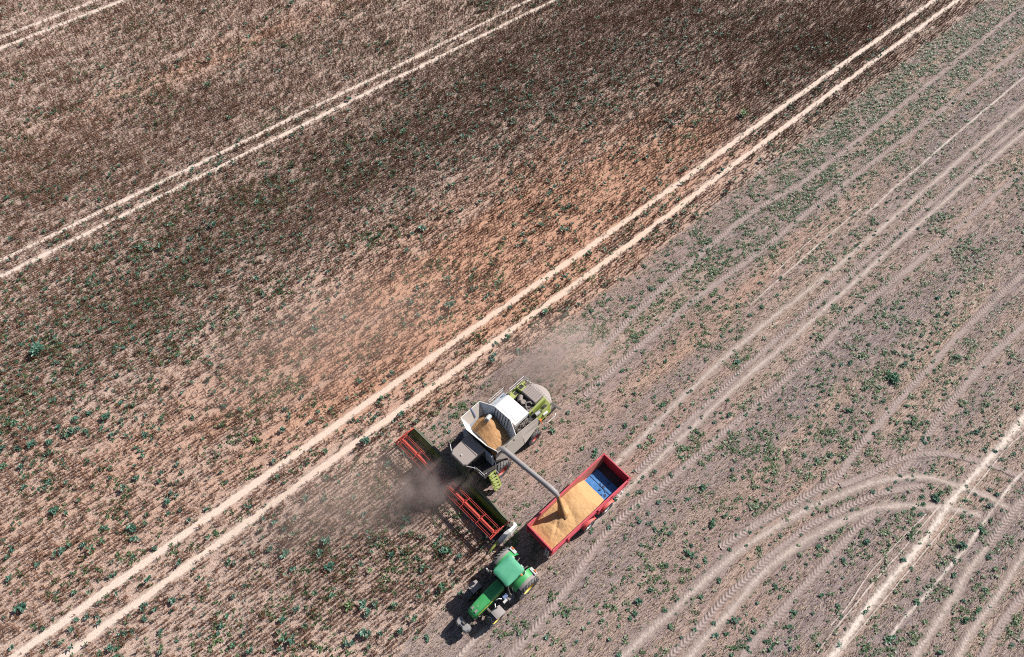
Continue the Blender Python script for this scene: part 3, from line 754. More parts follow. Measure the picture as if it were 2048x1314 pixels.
# ------------------------------------------------------------------ weeds, read off the photograph region by region
WR = [
 (0, 0, .3896, [(65,1235,2),(300,1240,1),(355,1215,1),(265,1265,0),(560,1115,1),(605,1130,1),(510,1070,1),(810,970,2),(775,1010,0),(820,1030,1),(735,1035,0),(945,905,0),(990,885,1),(1085,905,1),(1195,835,0),(1120,850,0),(1445,610,1),(1540,625,1),(1620,550,0),(1800,515,1),(1660,560,0),(1075,450,2),(1285,210,2),(1645,105,2),(1500,25,2),(1440,70,1),(1590,65,1),(1265,135,1),(1180,150,1),(1135,185,1),(1045,65,1),(960,100,1),(1075,290,1),(1070,320,1),(935,315,1),(995,240,1),(460,280,1),(360,340,1),(535,350,1),(685,370,1),(115,240,1),(15,65,1),(155,625,1),(205,565,1),(65,450,1),(185,420,0),(35,385,1),(725,465,1),(455,605,0),(1180,610,1),(945,570,1),(1380,500,1),(1700,285,1),(1740,270,0),(1700,210,0),(1745,225,1),(1830,380,0),(1830,340,0),(1985,230,1),(1775,410,1),(1800,860,2),(1500,945,1),(1690,1000,1),(1330,1005,1),(1720,1075,1),(1970,1065,1),(1915,1080,1),(1790,1275,2),(1550,1215,1),(1950,1215,1),(1095,1165,2),(1065,1080,0),(985,1150,0),(875,1160,1),(830,1275,2),(770,1260,1),(730,1275,1),(685,1240,1),(905,1300,2),(1700,1265,0),(1950,855,1),(1970,740,1),(1620,820,1),(1570,830,0),(1780,625,1),(1355,850,1),(50,860,0),(60,920,0),(60,970,0),(265,850,0),(385,850,0),(485,765,0),(560,450,0),(640,280,0),(850,375,0),(910,355,1),(1415,220,1),(1460,240,0),(1430,265,0),(1510,265,0),(1450,200,0),(1370,105,1),(1620,150,0),(1670,140,0),(1775,85,1)]),
 (600, 0, .3896, [(585,420,2),(560,450,1),(760,490,1),(610,520,0),(640,500,0),(880,405,0),(935,460,2),(1010,480,1),(1080,535,2),(1030,325,1),(970,350,0),(1130,120,1),(1240,130,1),(1370,165,1),(1530,100,1),(1350,180,0),(1215,330,1),(1170,370,1),(1105,350,0),(1460,440,1),(1510,380,1),(1300,550,1),(1380,540,1),(1185,505,1),(1320,490,0),(745,605,1),(690,620,0),(885,590,1),(1040,595,1),(535,685,2),(430,745,1),(600,735,0),(835,715,2),(875,715,1),(730,755,1),(645,780,1),(695,730,0),(910,660,1),(1070,745,1),(1190,725,1),(1385,670,1),(1490,645,1),(1465,680,1),(1595,625,1),(1620,570,1),(1560,745,1),(1645,775,1),(1715,795,1),(1775,810,1),(1770,720,1),(1760,695,0),(1915,600,1),(1920,645,1),(1960,605,0),(2020,645,1),(1860,560,1),(1745,500,1),(1735,450,1),(1810,410,2),(1850,425,2),(1800,320,1),(1850,330,1),(1950,340,1),(1700,370,0),(1710,340,1),(1620,320,1),(1880,255,1),(1980,205,1),(1885,110,1),(895,820,1),(705,850,1),(785,885,1),(860,920,1),(790,960,2),(745,1000,1),(925,1045,1),(885,1025,0),(725,1060,1),(745,1080,0),(820,1150,1),(655,1115,1),(625,1175,2),(575,1205,1),(405,1215,1),(470,1235,0),(545,1295,1),(250,1275,2),(180,1075,1),(370,1080,1),(430,1070,1),(585,980,1),(495,955,0),(590,885,1),(515,820,0),(415,855,0),(385,1175,0),(1065,950,0),(1300,965,1),(1360,850,1),(1240,1040,1),(1185,1090,1),(1105,1160,1),(1200,1195,1),(1150,1250,1),(1050,1235,1),(1345,1180,1),(1365,1190,1),(1385,1060,1),(1680,940,1),(1765,985,1),(1950,885,1),(1980,875,1),(1900,830,1),(1870,1060,1),(1770,1105,1),(1750,1175,1),(1850,1160,1),(1890,1140,1),(1970,1095,1),(1940,1035,1),(2030,1110,1),(1290,1285,1),(1355,1290,1)]),
 (1250, 0, .3896, [(380,75,2),(240,110,1),(350,645,1),(470,630,1),(515,580,1),(310,880,2),(230,830,1),(725,445,1),(840,465,1),(740,570,1),(825,600,1),(770,600,0),(750,660,0),(700,575,0),(1010,385,1),(1050,330,1),(965,260,1),(1030,235,1),(1060,275,1),(1130,290,1),(1120,215,0),(1245,215,1),(1250,150,1),(1330,120,1),(820,265,1),(875,250,1),(905,195,0),(710,270,1),(720,175,0),(375,265,1),(350,235,0),(290,225,1),(460,180,3),(490,185,3),(905,95,1),(1075,120,1),(1310,290,1),(1205,430,1),(1430,330,1),(1530,220,1),(1555,225,1),(1320,265,1),(1090,500,1),(1080,480,1),(690,830,1),(780,790,1),(740,750,1),(620,885,1),(560,930,1),(530,940,0),(620,930,0),(495,885,1),(520,845,0),(690,1000,1),(515,990,1),(425,1250,1),(420,1095,0),(360,1110,0)]),
 (500, 500, .3896, [(735,130,1),(700,70,1),(405,120,1),(190,160,1),(35,150,1),(1020,155,1),(1265,180,1),(860,200,1),(905,185,0),(850,235,0),(835,275,1),(1030,295,2),(1140,205,1),(1225,235,1),(1515,325,2),(1505,200,1),(495,605,1),(335,415,2),(485,355,1),(540,640,0),(735,640,1),(585,740,1),(690,680,0),(660,790,1),(565,685,1),(185,820,0),(205,850,1),(310,885,1),(285,850,0),(415,825,0),(600,990,2),(655,955,0),(780,850,2),(1110,485,1),(1110,655,1),(1320,455,2),(1255,545,1),(1250,570,1),(1260,480,0),(1380,520,1),(1755,315,1),(1890,155,1),(1915,155,1),(1690,790,1),(1610,880,1),(1555,935,2),(1475,1030,1),(1850,905,1),(1925,910,1),(1965,935,1),(2000,1010,1),(1770,1030,2),(1710,1020,1),(1760,1060,1),(1860,1050,1),(2000,670,1),(1920,620,1),(1980,740,1),(700,1110,1),(440,1170,1),(205,1050,1),(35,970,3),(145,1165,1)]),
 (0, 800, .3912, [(415,60,1),(560,85,2),(705,100,1),(645,65,0),(350,70,0),(300,145,1),(115,150,1),(90,120,1),(165,240,2),(90,255,1),(30,245,1),(265,230,1),(260,270,1),(140,300,0),(35,340,1),(110,345,1),(370,160,1),(385,170,1),(350,185,1),(260,425,2),(280,570,2),(205,465,1),(415,515,1),(640,460,2),(480,445,0),(710,400,1),(695,340,0),(820,420,1),(915,425,1),(860,530,1),(905,495,1),(885,480,0),(755,590,1),(680,650,2),(685,710,1),(540,655,1),(485,775,2),(530,730,1),(370,740,2),(330,770,1),(290,795,1),(440,745,1),(75,765,1),(205,845,1),(60,920,1),(130,1070,2),(70,1270,1),(295,990,1),(390,985,1),(580,830,0),(625,830,0),(375,890,0),(605,995,1),(570,910,0),(770,920,2),(925,835,2),(1075,705,1),(1260,545,1),(1360,540,0),(1485,280,1),(1315,200,3),(1585,115,1),(1455,160,1),(1480,85,1),(1805,105,0),(1885,225,2),(1720,405,1),(1660,515,1),(1790,580,1),(1865,585,1),(1565,515,1),(1415,625,1),(1465,655,1),(1500,690,1),(1510,610,1),(1350,610,1),(1330,670,0),(1680,720,2),(1640,780,1),(1460,800,2),(1430,770,0),(1380,770,1),(1495,865,0),(1680,860,2),(1845,840,1),(1895,870,3),(1800,930,1),(2000,800,1),(1860,1055,2),(1910,1040,1),(1885,1085,1),(1615,995,1),(1700,1000,1),(1520,1075,2),(1445,1135,1),(1560,1160,1),(1430,1190,1),(1460,1220,2),(1500,1230,2),(1440,1280,1),(1285,1290,2),(1250,1195,1),(1195,1255,1),(1105,1245,3),(1120,1190,0),(1165,1105,1),(1865,1190,2),(1950,1200,1),(1890,1265,1),(1780,1250,0),(1790,1050,3),(1020,910,1),(890,1035,1),(750,1050,1),(515,1140,1),(580,1270,1),(375,1265,1),(445,1250,0),(230,1170,1),(260,1245,0),(680,1180,0),(755,180,1),(820,155,1),(580,185,1)]),
 (600, 900, .3896, [(545,360,2),(125,460,1),(315,585,1),(375,610,3),(600,555,1),(525,435,1),(565,430,1),(640,605,1),(470,545,1),(735,530,2),(765,530,2),(265,545,0),(85,745,1),(335,795,1),(385,800,1),(480,795,0),(735,700,1),(615,760,1),(555,860,0),(590,870,1),(330,940,2),(415,945,1),(520,940,1),(600,960,0),(265,1000,0),(660,965,1),(255,325,0),(335,330,1),(440,80,1),(1995,540,2),(1745,780,2),(1805,725,1),(2010,715,0),(1880,830,0),(1365,850,1),(1295,1000,0),(1270,960,0),(1550,880,1),(1690,860,1),(1880,600,0),(1900,130,1),(1745,210,1),(1830,200,1),(1990,250,1),(1590,970,1),(1905,910,1),(1640,905,0)]),
 (1250, 450, .3896, [(105,705,1),(205,705,1),(290,1190,1),(125,320,1),(220,215,0),(95,215,1),(185,395,1),(225,155,1),(455,170,0),(545,130,1),(805,95,1),(795,280,1),(780,360,1),(815,220,0),(700,415,1),(575,415,1),(635,465,0),(490,465,1),(500,570,1),(545,545,1),(255,610,1),(350,510,1),(580,700,2),(715,590,1),(315,810,1),(245,855,1),(75,800,1),(155,885,1),(205,920,1),(110,990,1),(310,950,1),(40,1065,1),(75,1140,1),(150,1110,2),(230,1285,1),(940,260,1),(1040,295,1),(1090,350,1),(1210,370,0),(1100,435,2),(1185,500,1),(960,575,1),(1200,95,1),(1160,50,1),(1720,110,1),(1800,220,1),(1610,380,1),(1655,380,0),(1715,350,1),(1670,340,0),(1335,430,1),(1610,470,1),(1655,460,1),(1500,510,1),(1570,600,1),(1380,650,1),(1435,670,1),(1110,720,2),(1160,700,1),(1020,660,0),(1145,960,2),(1235,840,2),(1365,785,2),(1385,800,2),(1300,830,0),(1330,905,1),(1280,885,0),(1175,905,0),(1440,715,1),(1410,720,0),(1700,685,2),(1920,780,1),(1840,730,1),(1550,1010,1),(1455,1010,1),(1400,1020,0),(1450,930,1),(1090,925,1),(780,1200,1),(640,1055,1),(680,1015,0),(990,1200,1),(1050,1185,1),(1120,1200,1),(1050,1110,0),(1250,1160,1),(925,1190,0),(540,970,1),(1980,670,1),(2010,940,1),(1890,1160,1),(1930,1200,1),(1845,1150,1),(1820,1190,0)]),
 (1250, 800, .3912, [(400,440,2),(730,420,1),(325,795,2),(440,630,2),(505,595,1),(565,690,1),(660,580,0),(180,685,0),(405,820,1),(380,855,1),(480,915,1),(140,985,1),(70,1025,2),(15,1075,1),(55,1100,1),(265,1020,1),(210,1080,1),(240,1160,1),(460,1205,2),(570,1135,2),(515,1195,1),(545,1300,1),(355,1180,1),(390,1010,1),(335,970,1),(790,690,1),(900,690,0),(985,750,1),(1000,745,1),(1060,830,1),(810,860,1),(1100,670,0),(1235,720,1),(1380,700,1),(1425,655,1),(1515,580,1),(1450,700,0),(1820,655,2),(1730,750,2),(1680,835,1),(1685,890,1),(1490,1030,2),(1430,1105,1),(1345,1215,2),(1610,1285,2),(1740,1130,2),(1780,1120,1),(1835,970,1),(1810,1080,1),(1800,880,1),(1850,800,1),(1510,990,1),(1500,910,1),(1445,930,1),(1220,1080,1),(1100,1245,1),(990,1250,1),(1190,1250,0),(745,1275,2),(660,1190,1),(875,1090,1),(960,1095,1),(1000,1005,1),(770,965,1),(860,1080,0),(1085,1050,1),(1590,500,2),(1600,480,1),(1870,465,1),(1740,520,1),(1765,590,1),(1870,545,2),(1875,265,1),(1900,200,1),(1800,170,1),(1770,165,0)])]
def weed_mesh(name, m, seed, heads, size=1.0, tall=False):
    """a bushy rosette: broad leaves on short stalks that arch up and outward"""
    r = random.Random(seed); b = MB()
    for hd_ in range(heads):
        ox, oy = (0, 0) if hd_ == 0 else (r.uniform(-.30,.30), r.uniform(-.30,.30))
        zc = r.uniform(0.20, 0.34) if tall else r.uniform(0.02, 0.10)
        if tall:                     # the stem it stands on, with the leaves set up along it
            for s_ in ((.012,0,0),(0,.012,0)):
                n = len(b.v); b.v += [(ox-s_[0],oy-s_[1],0),(ox+s_[0],oy+s_[1],0),(ox+s_[0],oy+s_[1],zc+.08),(ox-s_[0],oy-s_[1],zc+.08)]
                b.f.append((n,n+1,n+2,n+3))
        for k in range(r.randint(11, 16)):
            a = r.uniform(0, 6.283); l = r.uniform(0.13, 0.34)*size; wd = l*r.uniform(0.34, 0.5)
            rise = r.uniform(0.15, 0.95); u = Vector((math.cos(a), math.sin(a), 0)); s = Vector((-math.sin(a), math.cos(a), r.uniform(-.25,.25)))
            p0 = Vector((ox, oy, zc + r.uniform(-.12 if tall else 0, .10)))
            pts = []
            for t, f in ((0.0, .12), (0.35, .85), (0.7, 1.0), (1.0, .25)):
                z = rise*l*(t*1.3 - 0.75*t*t) + r.uniform(-.012,.012)
                c = p0 + u*l*t + Vector((0,0,z)); hw_ = s*wd*f*0.5; cup = Vector((0,0,0.03*f))
                pts.append((c - hw_ + cup, c, c + hw_ + cup))
            n = len(b.v); b.v += [tuple(q) for row in pts for q in row]
            for i in range(3):
                for j in range(2): b.f.append((n+i*3+j, n+i*3+j+1, n+(i+1)*3+j+1, n+(i+1)*3+j))
    me = bpy.data.meshes.new(name); me.from_pydata(b.v, [], b.f); me.materials.append(m)
    return me
def build_weeds():
    blue = [weed_mesh('leafy_weed', M['weed'], 200+k, 1 + k % 3) for k in range(7)]
    tblue = [weed_mesh('leafy_weed', M['weed'], 500+k, 1 + k % 3, 1.0, True) for k in range(7)]
    tmid = [weed_mesh('leafy_weed', M['weed2'], 600+k, 1 + k % 3, 1.0, True) for k in range(5)]
    mid = [weed_mesh('leafy_weed', M['weed2'], 300+k, 1 + k % 3) for k in range(7)]
    yel = [weed_mesh('leafy_weed', M['weed3'], 400+k, 2, 1.0, True) for k in range(3)]
    r = random.Random(5); W = []; seen = []
    for ox, oy, sc, L in WR:
        for zx, zy, k in L:
            p = (ox + zx*sc, oy + zy*sc)
            if any((p[0]-q[0])**2 + (p[1]-q[1])**2 < 36 for q in seen): continue
            seen.append(p); x, y = G(*p)
            if not clear_of_machines(np.array([x]), np.array([y]))[0]: continue
            size = (0.46, 0.62, 0.90, 0.68)[k]*r.uniform(0.9, 1.12)
            dist = math.sqrt(x*x + y*y + H*H)
            W.append((size/dist, x, y, size, k))
    W.sort(reverse=True)
    near, far = W[:296], W[296:]
    for _, x, y, size, k in near:
        st = bool(stubble_mask(np.array([x]), np.array([y]))[0])
        me = r.choice(yel if k == 3 else (mid if r.random() < 0.75 else blue) if st else (tmid if r.random() < 0.3 else tblue))
        size *= 1.2 if not st else 0.88
        o = bpy.data.objects.new('leafy_weed', me)
        o.location = (x, y, 0); o.rotation_euler = (0, 0, r.uniform(0, 6.28)); o.scale = (size, size, size*r.uniform(.8, 1.15))
        link(o)
        d = track_dist(np.array([x]), np.array([y]), TRAM)[0]
        if st: tag(o, 'low green leafy weed left standing on the cut stubble', 'weed', 'weeds on the stubble')
        elif k == 3: tag(o, 'light green leafy weed among the dry brown crop', 'weed', 'light green weeds in the crop')
        elif d < 0.15: tag(o, 'dark green leafy weed at the edge of a bare pale tramline', 'weed', 'weeds along the tramlines')
        else: tag(o, 'dark blue-green leafy weed among the dry brown crop', 'weed', 'weeds in the standing crop')
    # three that stand out
    def special(px, py, mesh, size, label, sz=1.0):
        x, y = G(px, py); o = bpy.data.objects.new('leafy_weed', mesh); o.location = (x, y, 0); o.scale = (size, size, size*sz)
        link(o); tag(o, label, 'weed')
    special(80, 706, weed_mesh('leafy_weed', M['weed'], 901, 5, 1.0, True), 1.55, 'largest blue-green weed clump, alone in the crop at the far left')
    bush = weed_mesh('leafy_weed', M['weed3'], 902, 6, 1.0, True)
    special(1484, 231, bush, 1.25, 'pale yellow-green bushy weed, brightest plant in the dark standing crop')
    special(1782, 757, weed_mesh('leafy_weed', M['weed2'], 903, 5), 1.35, 'biggest dark green weed clump on the stubble right of the trailer')
    # the smaller ones, with more sown at random between them, as one mass
    n0 = len(far); cs = np.array([G(-150,-100), G(2200,-100), G(-150,1420), G(2200,1420)])
    x = rng.uniform(cs[:,0].min(), cs[:,0].max(), 60000); y = rng.uniform(cs[:,1].min(), cs[:,1].max(), 60000)
    k = in_view(x, y) & clear_of_machines(x, y); x, y = x[k], y[k]
    s, q = sq(x, y); st = stubble_mask(x, y)
    pr = np.clip(0.06 + 2.6*(vnoise(s*0.16, q*0.22, 51, 4)-0.47), 0.03, 1)*np.where(st, 0.55, 0.65)
    pr = pr + 0.5*(blob(x,y,1300,150,18,7) + blob(x,y,1050,190,18,7) + 1.7*blob(x,y,230,600,22,10))
    k = (rng.random(len(x)) < pr) & (track_dist(x, y, TRAM) > 0.05); x, y = x[k], y[k]
    px, py = pix(x, y); S_ = np.array(seen)
    k = np.array([((S_[:,0]-a)**2 + (S_[:,1]-b_)**2).min() > 40 for a, b_ in zip(px, py)]); x, y = x[k], y[k]
    X = np.r_[[f[1] for f in far], x]; Y = np.r_[[f[2] for f in far], y]; sz = np.r_[[f[3] for f in far], rng.uniform(0.22, 0.5, len(x))]
    n = len(X)
    pl = [bpy.data.objects.new('leafy_weed', m) for m in blue[:3] + mid[:5] + tblue[:5] + tmid[:3]]
    st = stubble_mask(X, Y); sz = np.where(st, sz, sz*1.3)
    o = scatter('small_weeds', np.c_[X, Y, np.zeros(n)], np.c_[np.zeros(n), np.zeros(n), rng.uniform(0, 6.28, n)], np.c_[sz, sz, sz],
                np.where(st, rng.integers(0, 8, n), rng.integers(8, 16, n)), pl)
    tag(o, 'smaller green weeds dotted across the whole field between the larger ones', 'weeds', kind='stuff')
    print('weeds', len(W), 'mass', n)
build_weeds()

# ------------------------------------------------------------------ machines
def rounded_rect(hx, hy, r, n=4):
    out = []
    for cx_, cy_, a0 in ((hx-r, hy-r, 0), (-hx+r, hy-r, 90), (-hx+r, -hy+r, 180), (hx-r, -hy+r, 270)):
        for i in range(n+1):
            a = R(a0 + 90*i/n)
            out.append((cx_ + r*math.cos(a), cy_ + r*math.sin(a)))
    return out
def make_wheel(parent, c, r, wd, rim_r, rim_m, side, name='wheel', lugs=20, lug_h=0.045, dish=0.10, bar=True):
    """tyre with angled lugs, rim with a dished disc and bolts; side is +1 where the outer face looks to +y"""
    hub = MB(); hub.lathe_y([(0.0, -wd*0.45*side), (0.16*r/0.9, -wd*0.45*side), (0.16*r/0.9, wd*0.2*side), (0.0, wd*0.2*side)], c, 16)
    w_ = hub.build(name, M['dark'], parent, smooth=True)
    h = wd/2; t = MB()
    body = r - lug_h
    prof = [(rim_r, -h*0.72), (rim_r+0.05, -h*0.92), ((rim_r+body)/2, -h), (body-0.05, -h*0.93), (body, -h*0.72), (body+0.004, 0),
            (body, h*0.72), (body-0.05, h*0.93), ((rim_r+body)/2, h), (rim_r+0.05, h*0.92), (rim_r, h*0.72)]
    t.lathe_y(prof, c, 48)
    for s in (-1, 1):                 # two rows of lugs that meet in a V
        for k in range(lugs):
            a0 = 2*math.pi*(k + (0.5 if s > 0 else 0))/lugs
            sweep = 0.42*wd/r if bar else 0.1
            la = 2*math.pi/lugs*0.36
            vs = []
            for yy, aa in ((0.02, a0 + sweep), (h*0.97, a0)):
                for rr in (body-0.03, r if yy < h*0.9 else r-0.02):
                    for da in (-la/2, la/2):
                        vs.append((c[0]+rr*math.cos(aa+da), c[1]+s*yy, c[2]+rr*math.sin(aa+da)))
            t.add(vs, [(0,1,3,2),(4,6,7,5),(0,4,5,1),(2,3,7,6),(0,2,6,4),(1,5,7,3)])
    t.build('tyre', M['rubber'], w_, smooth=True)
    rm = MB(); o = side
    rm.lathe_y([(rim_r+0.012, o*h*0.80), (rim_r-0.02, o*h*0.84), (rim_r-0.05, o*h*0.70), (rim_r-0.06, o*(h*0.70-dish)), (rim_r*0.62, o*(h*0.62-dish)), (rim_r*0.40, o*(h*0.75-dish)),
                (rim_r*0.38, o*(h*0.80-dish*0.4)), (rim_r*0.20, o*(h*0.84-dish*0.3)), (0.0, o*(h*0.84-dish*0.3))], c, 40)
    rm.lathe_y([(rim_r+0.01, -o*h*0.80), (rim_r-0.05, -o*h*0.70), (rim_r-0.07, 0), (0.0, 0)], c, 32)
    for k in range(8):
        a = 2*math.pi*k/8
        p = (c[0]+rim_r*0.30*math.cos(a), c[1]+o*(h*0.82-dish*0.35), c[2]+rim_r*0.30*math.sin(a))
        rm.tube([p, (p[0], p[1]+o*0.04, p[2])], 0.025, 6)
    rm.build('rim', rim_m, w_, smooth=True)
    return w_
def arc_guard(c, r, y0, y1, a0, a1, n=10, t=0.03, drop=0.0):
    """a curved mudguard round an axle along y, angles in degrees from the front"""
    b = MB(); rings = []
    for i in range(n+1):
        a = R(a0 + (a1-a0)*i/n)
        cs, sn = math.cos(a), math.sin(a)
        rings.append([(c[0]+r*cs, y0, c[2]+r*sn), (c[0]+r*cs, y1, c[2]+r*sn-drop), (c[0]+(r-t)*cs, y1, c[2]+(r-t)*sn-drop), (c[0]+(r-t)*cs, y0, c[2]+(r-t)*sn)])
    b.loft(rings)
    return b

def build_tractor():
    T = empty('tractor', (*TR_O, 0), TR_A)
    tag(T, 'green tractor with yellow wheels pulling the red grain trailer', 'tractor')
    for s in (1, -1):
        make_wheel(T, (0, 1.20*s, 0.98), 0.98, 0.68, 0.50, M['yellow'], s, 'rear_wheel', 22, 0.06, 0.20)
        make_wheel(T, (2.96, 1.13*s, 0.72), 0.72, 0.56, 0.37, M['yellow'], s, 'front_wheel', 20, 0.05, 0.12)
    # chassis: gearbox, engine, axles
    b = MB()
    b.box(-0.55, 1.2, -0.36, 0.36, 0.55, 1.25); b.box(1.2, 4.0, -0.27, 0.27, 0.55, 1.12)
    b.tube([(0,-1.1,0.98),(0,1.1,0.98)], 0.17, 12); b.tube([(2.96,-1.0,0.70),(2.96,1.0,0.70)], 0.12, 10)
    b.box(2.55, 3.35, -0.33, 0.33, 0.5, 0.85)
    b.build('chassis', M['dark'], T, bevel=0.02)
    # bonnet: a loft that narrows to a rounded nose
    rings = []
    for x, hw, zt, zb in ((1.30,0.385,2.02,1.05),(1.9,0.40,2.00,1.05),(2.7,0.40,1.95,1.02),(3.4,0.385,1.89,0.98),(3.85,0.355,1.82,0.98),(4.02,0.315,1.74,1.0),(4.10,0.25,1.62,1.05)):
        r_ = []
        for t in np.linspace(0, math.pi, 13):
            cx_, sx_ = math.cos(t), math.sin(t)
            y_ = hw*math.copysign(abs(cx_)**0.35, cx_); z_ = zb + (zt-zb)*(0.72+0.28*sx_**0.6) if sx_ > 1e-6 else zb
            r_.append((x, y_, z_))
        rings.append(r_)
    b = MB(); b.loft(rings)
    hood = b.build('bonnet', M['green'], T, smooth=True)
    b = MB()
    for s in (1, -1):
        b.plate([(1.35,0.392*s,1.66),(2.7,0.412*s,1.60),(3.75,0.375*s,1.52),(3.75,0.378*s,1.44),(2.7,0.415*s,1.53),(1.35,0.396*s,1.60)], 0.012, (0,-s,0))
    b.build('side_stripe', M['yellow'], hood)
    b = MB()                                                    # nose grille and its two vents on top
    b.plate([(3.84,0.24,1.835),(3.62,0.24,1.862),(3.62,0.08,1.872),(3.84,0.08,1.845)], 0.01, (0,0,-1))
    b.plate([(3.84,-0.24,1.835),(3.62,-0.24,1.862),(3.62,-0.08,1.872),(3.84,-0.08,1.845)], 0.01, (0,0,-1))
    b.build('grille', M['grey'], hood)
    b = MB(); b.plate([(3.42,-0.02,1.905),(3.42,0.07,1.905),(3.45,0.07,1.902),(3.45,-0.02,1.902)], 0.012, (0,0,-1))
    b.build('badge', M['white'], hood)
    # front linkage and weight
    b = MB()
    for s in (1, -1): b.beam((3.9,0.28*s,0.75),(4.62,0.30*s,0.72),0.09,0.14)
    b.box(3.95,4.1,-0.35,0.35,0.6,0.95)
    b.build('front_linkage', M['dark'], T, bevel=0.01)
    P = [(4.55,-0.52),(4.55,0.52),(4.78,0.58),(5.06,0.50),(5.14,0.22),(5.02,0.16),(5.02,-0.16),(5.14,-0.22),(5.06,-0.50),(4.78,-0.58)]
    b = MB(); b.loft([[(x,y,0.52) for x,y in P],[(x,y,0.95) for x,y in P],[(4.8+(x-4.8)*0.80,y*0.86,1.10) for x,y in P]])
    wt = b.build('front_weight', M['weight'], T, bevel=0.03)
    b = MB(); b.box(4.68,4.80,-0.10,0.10,1.095,1.20); b.tube([(4.74,-0.16,1.17),(4.74,0.16,1.17)],0.03,8)
    b.build('hook', M['dark'], wt)
    # cab
    lo = [(1.22,0.62),(-0.28,0.74),(-0.28,-0.74),(1.22,-0.62)]; hi = [(1.22,0.70),(-0.22,0.72),(-0.22,-0.72),(1.22,-0.70)]
    b = MB(); b.loft([[(x,y,1.20) for x,y in lo],[(x,y,1.75) for x,y in lo],[(x,y,2.86) for x,y in hi]])
    cab = b.build('cab_glass', M['glass'], T)
    for (x0,y0),(x1,y1) in zip(lo, hi):
        b = MB(); b.beam((x0,y0,1.2),(x1,y1,2.88),0.07,0.07,(1,0,0)); b.build('cab_pillar', M['dark'], cab)
    rings = []
    for k, z in ((0.97,2.86),(1.0,2.92),(0.985,3.00),(0.90,3.055),(0.55,3.085)):
        pts = []
        for x, y in rounded_rect(0.81*k, 0.76*k, 0.17*k, 5):
            bow = 0.06*(1-(y/0.76)**2)*math.copysign(1, x)*k
            pts.append((0.53 + x + bow, y*(1.0 - 0.03*(x/0.81)), z))
        rings.append(pts)
    b = MB(); b.loft(rings)
    roof = b.build('cab_roof', M['roofgreen'], T, smooth=True)
    b = MB()                                                    # seam of the roof hatch and two bolts
    pts = [(1.13,y,3.043) for y in np.linspace(-0.60,0.60,9)]
    pts = [(1.19-0.10*(y/0.6)**2, y, 3.045) for y in np.linspace(-0.58,0.58,11)]
    b.tube(pts, 0.012, 5)
    b.build('roof_seam', M['dark'], roof)
    for x, y in ((-0.02,-0.33),(0.85,0.48)):
        b = MB(); b.tube([(x,y,3.02),(x,y,3.085)],0.022,8); b.build('roof_bolt', M['dark'], roof)
    b = MB(); b.tube([(0.15,0.80,2.85),(0.15,0.84,3.02)],0.02,6); b.lathe_y([(0,0)],(0,0,0),3) if False else None
    b.tube([(0.15,0.84,3.02),(0.15,0.84,3.07),(0.15,0.84,3.16),(0.15,0.84,3.19)],[0.07,0.075,0.07,0.03],12)
    b.build('beacon', M['orange'], T, smooth=True)
    for s in (1,-1):
        b = MB(); b.box(-0.36,-0.27,s*0.42-0.12,s*0.42+0.12,2.82,2.93); b.build('work_light', M['steel'], T, bevel=0.01)
        b = MB(); b.box(1.30,1.37,s*0.52-0.12,s*0.52+0.12,2.78,2.88); b.build('work_light', M['steel'], T, bevel=0.01)
    # rear mudguards
    for s in (1,-1):
        g = arc_guard((0,0,0.98), 1.10, s*0.62, s*1.10, 30, 168, 14, 0.03, 0.03)
        mg = g.build('rear_mudguard', M['green'], T, smooth=True)
        g = arc_guard((0,0,0.98), 1.06, s*1.08, s*1.32, 52, 150, 12, 0.03, 0.05)
        g.build('mudguard_extension', M['grey'], mg, smooth=True)
        b = MB(); b.box(-0.98,-0.76,s*0.72-0.01,s*1.28,1.70,1.86) if s > 0 else b.box(-0.98,-0.76,-1.28,-0.71,1.70,1.86)
        lb = b.build('tail_light', M['steel'], mg, bevel=0.02)
        b = MB(); b.box(-1.0,-0.92,s*1.10-0.11,s*1.10+0.11,1.862,1.90)
        b.build('light_lens', M['orange'], mg)
        # front mudguards sit over the back of each front tyre
        rings = []
        for i in range(7):
            a = R(80 + 62*i/6); r_ = 0.83
            x, z = 2.90 + r_*math.cos(a), 0.72 + r_*math.sin(a)
            rings.append([(x, s*0.84, z-0.02),(x, s*0.90, z),(x, s*1.44, z-0.01),(x, s*1.50, z-0.06),(x, s*1.50, z-0.09),(x, s*0.84, z-0.05)])
        b = MB(); b.loft(rings); b.tube([(2.8,s*0.85,1.35),(2.9,s*0.7,1.0)],0.03,6)
        b.build('front_mudguard', M['grey'], T, smooth=True)
        # mirrors on long arms
        b = MB(); b.tube([(1.25,s*0.70,2.80),(1.45,s*1.02,2.80),(1.45,s*1.10,2.70)],0.022,6)
        ma = b.build('mirror_arm', M['dark'], T)
        b = MB(); b.box(1.42,1.50,s*1.10-0.12,s*1.10+0.12,2.32,2.74)
        b.build('mirror', M['mirror'] if s < 0 else M['dark'], ma, bevel=0.02)
    # left side: steps, tank; right side: tank, exhaust
    b = MB(); b.box(0.75,1.75,0.50,0.98,0.62,1.10); b.build('fuel_tank', M['dark'], T, bevel=0.06)
    b = MB(); b.box(0.95,1.6,-1.0,-0.50,0.62,1.12); b.build('fuel_tank', M['dark'], T, bevel=0.06)
    b = MB()
    for k, z in enumerate((0.55,0.85,1.12)): b.box(1.05,1.55,0.98-0.05*k,1.22-0.05*k,z,z+0.03)
    b.tube([(1.05,1.15,0.5),(1.0,0.95,1.25),(0.98,0.78,1.9)],0.02,6); b.tube([(1.57,1.15,0.5),(1.57,0.95,1.25)],0.02,6)
    b.build('cab_step', M['grey'], T)
    b = MB(); b.box(1.42,1.78,0.62,0.86,1.10,1.34)
    b.build('battery_box', M['paleblue'], T, bevel=0.03)
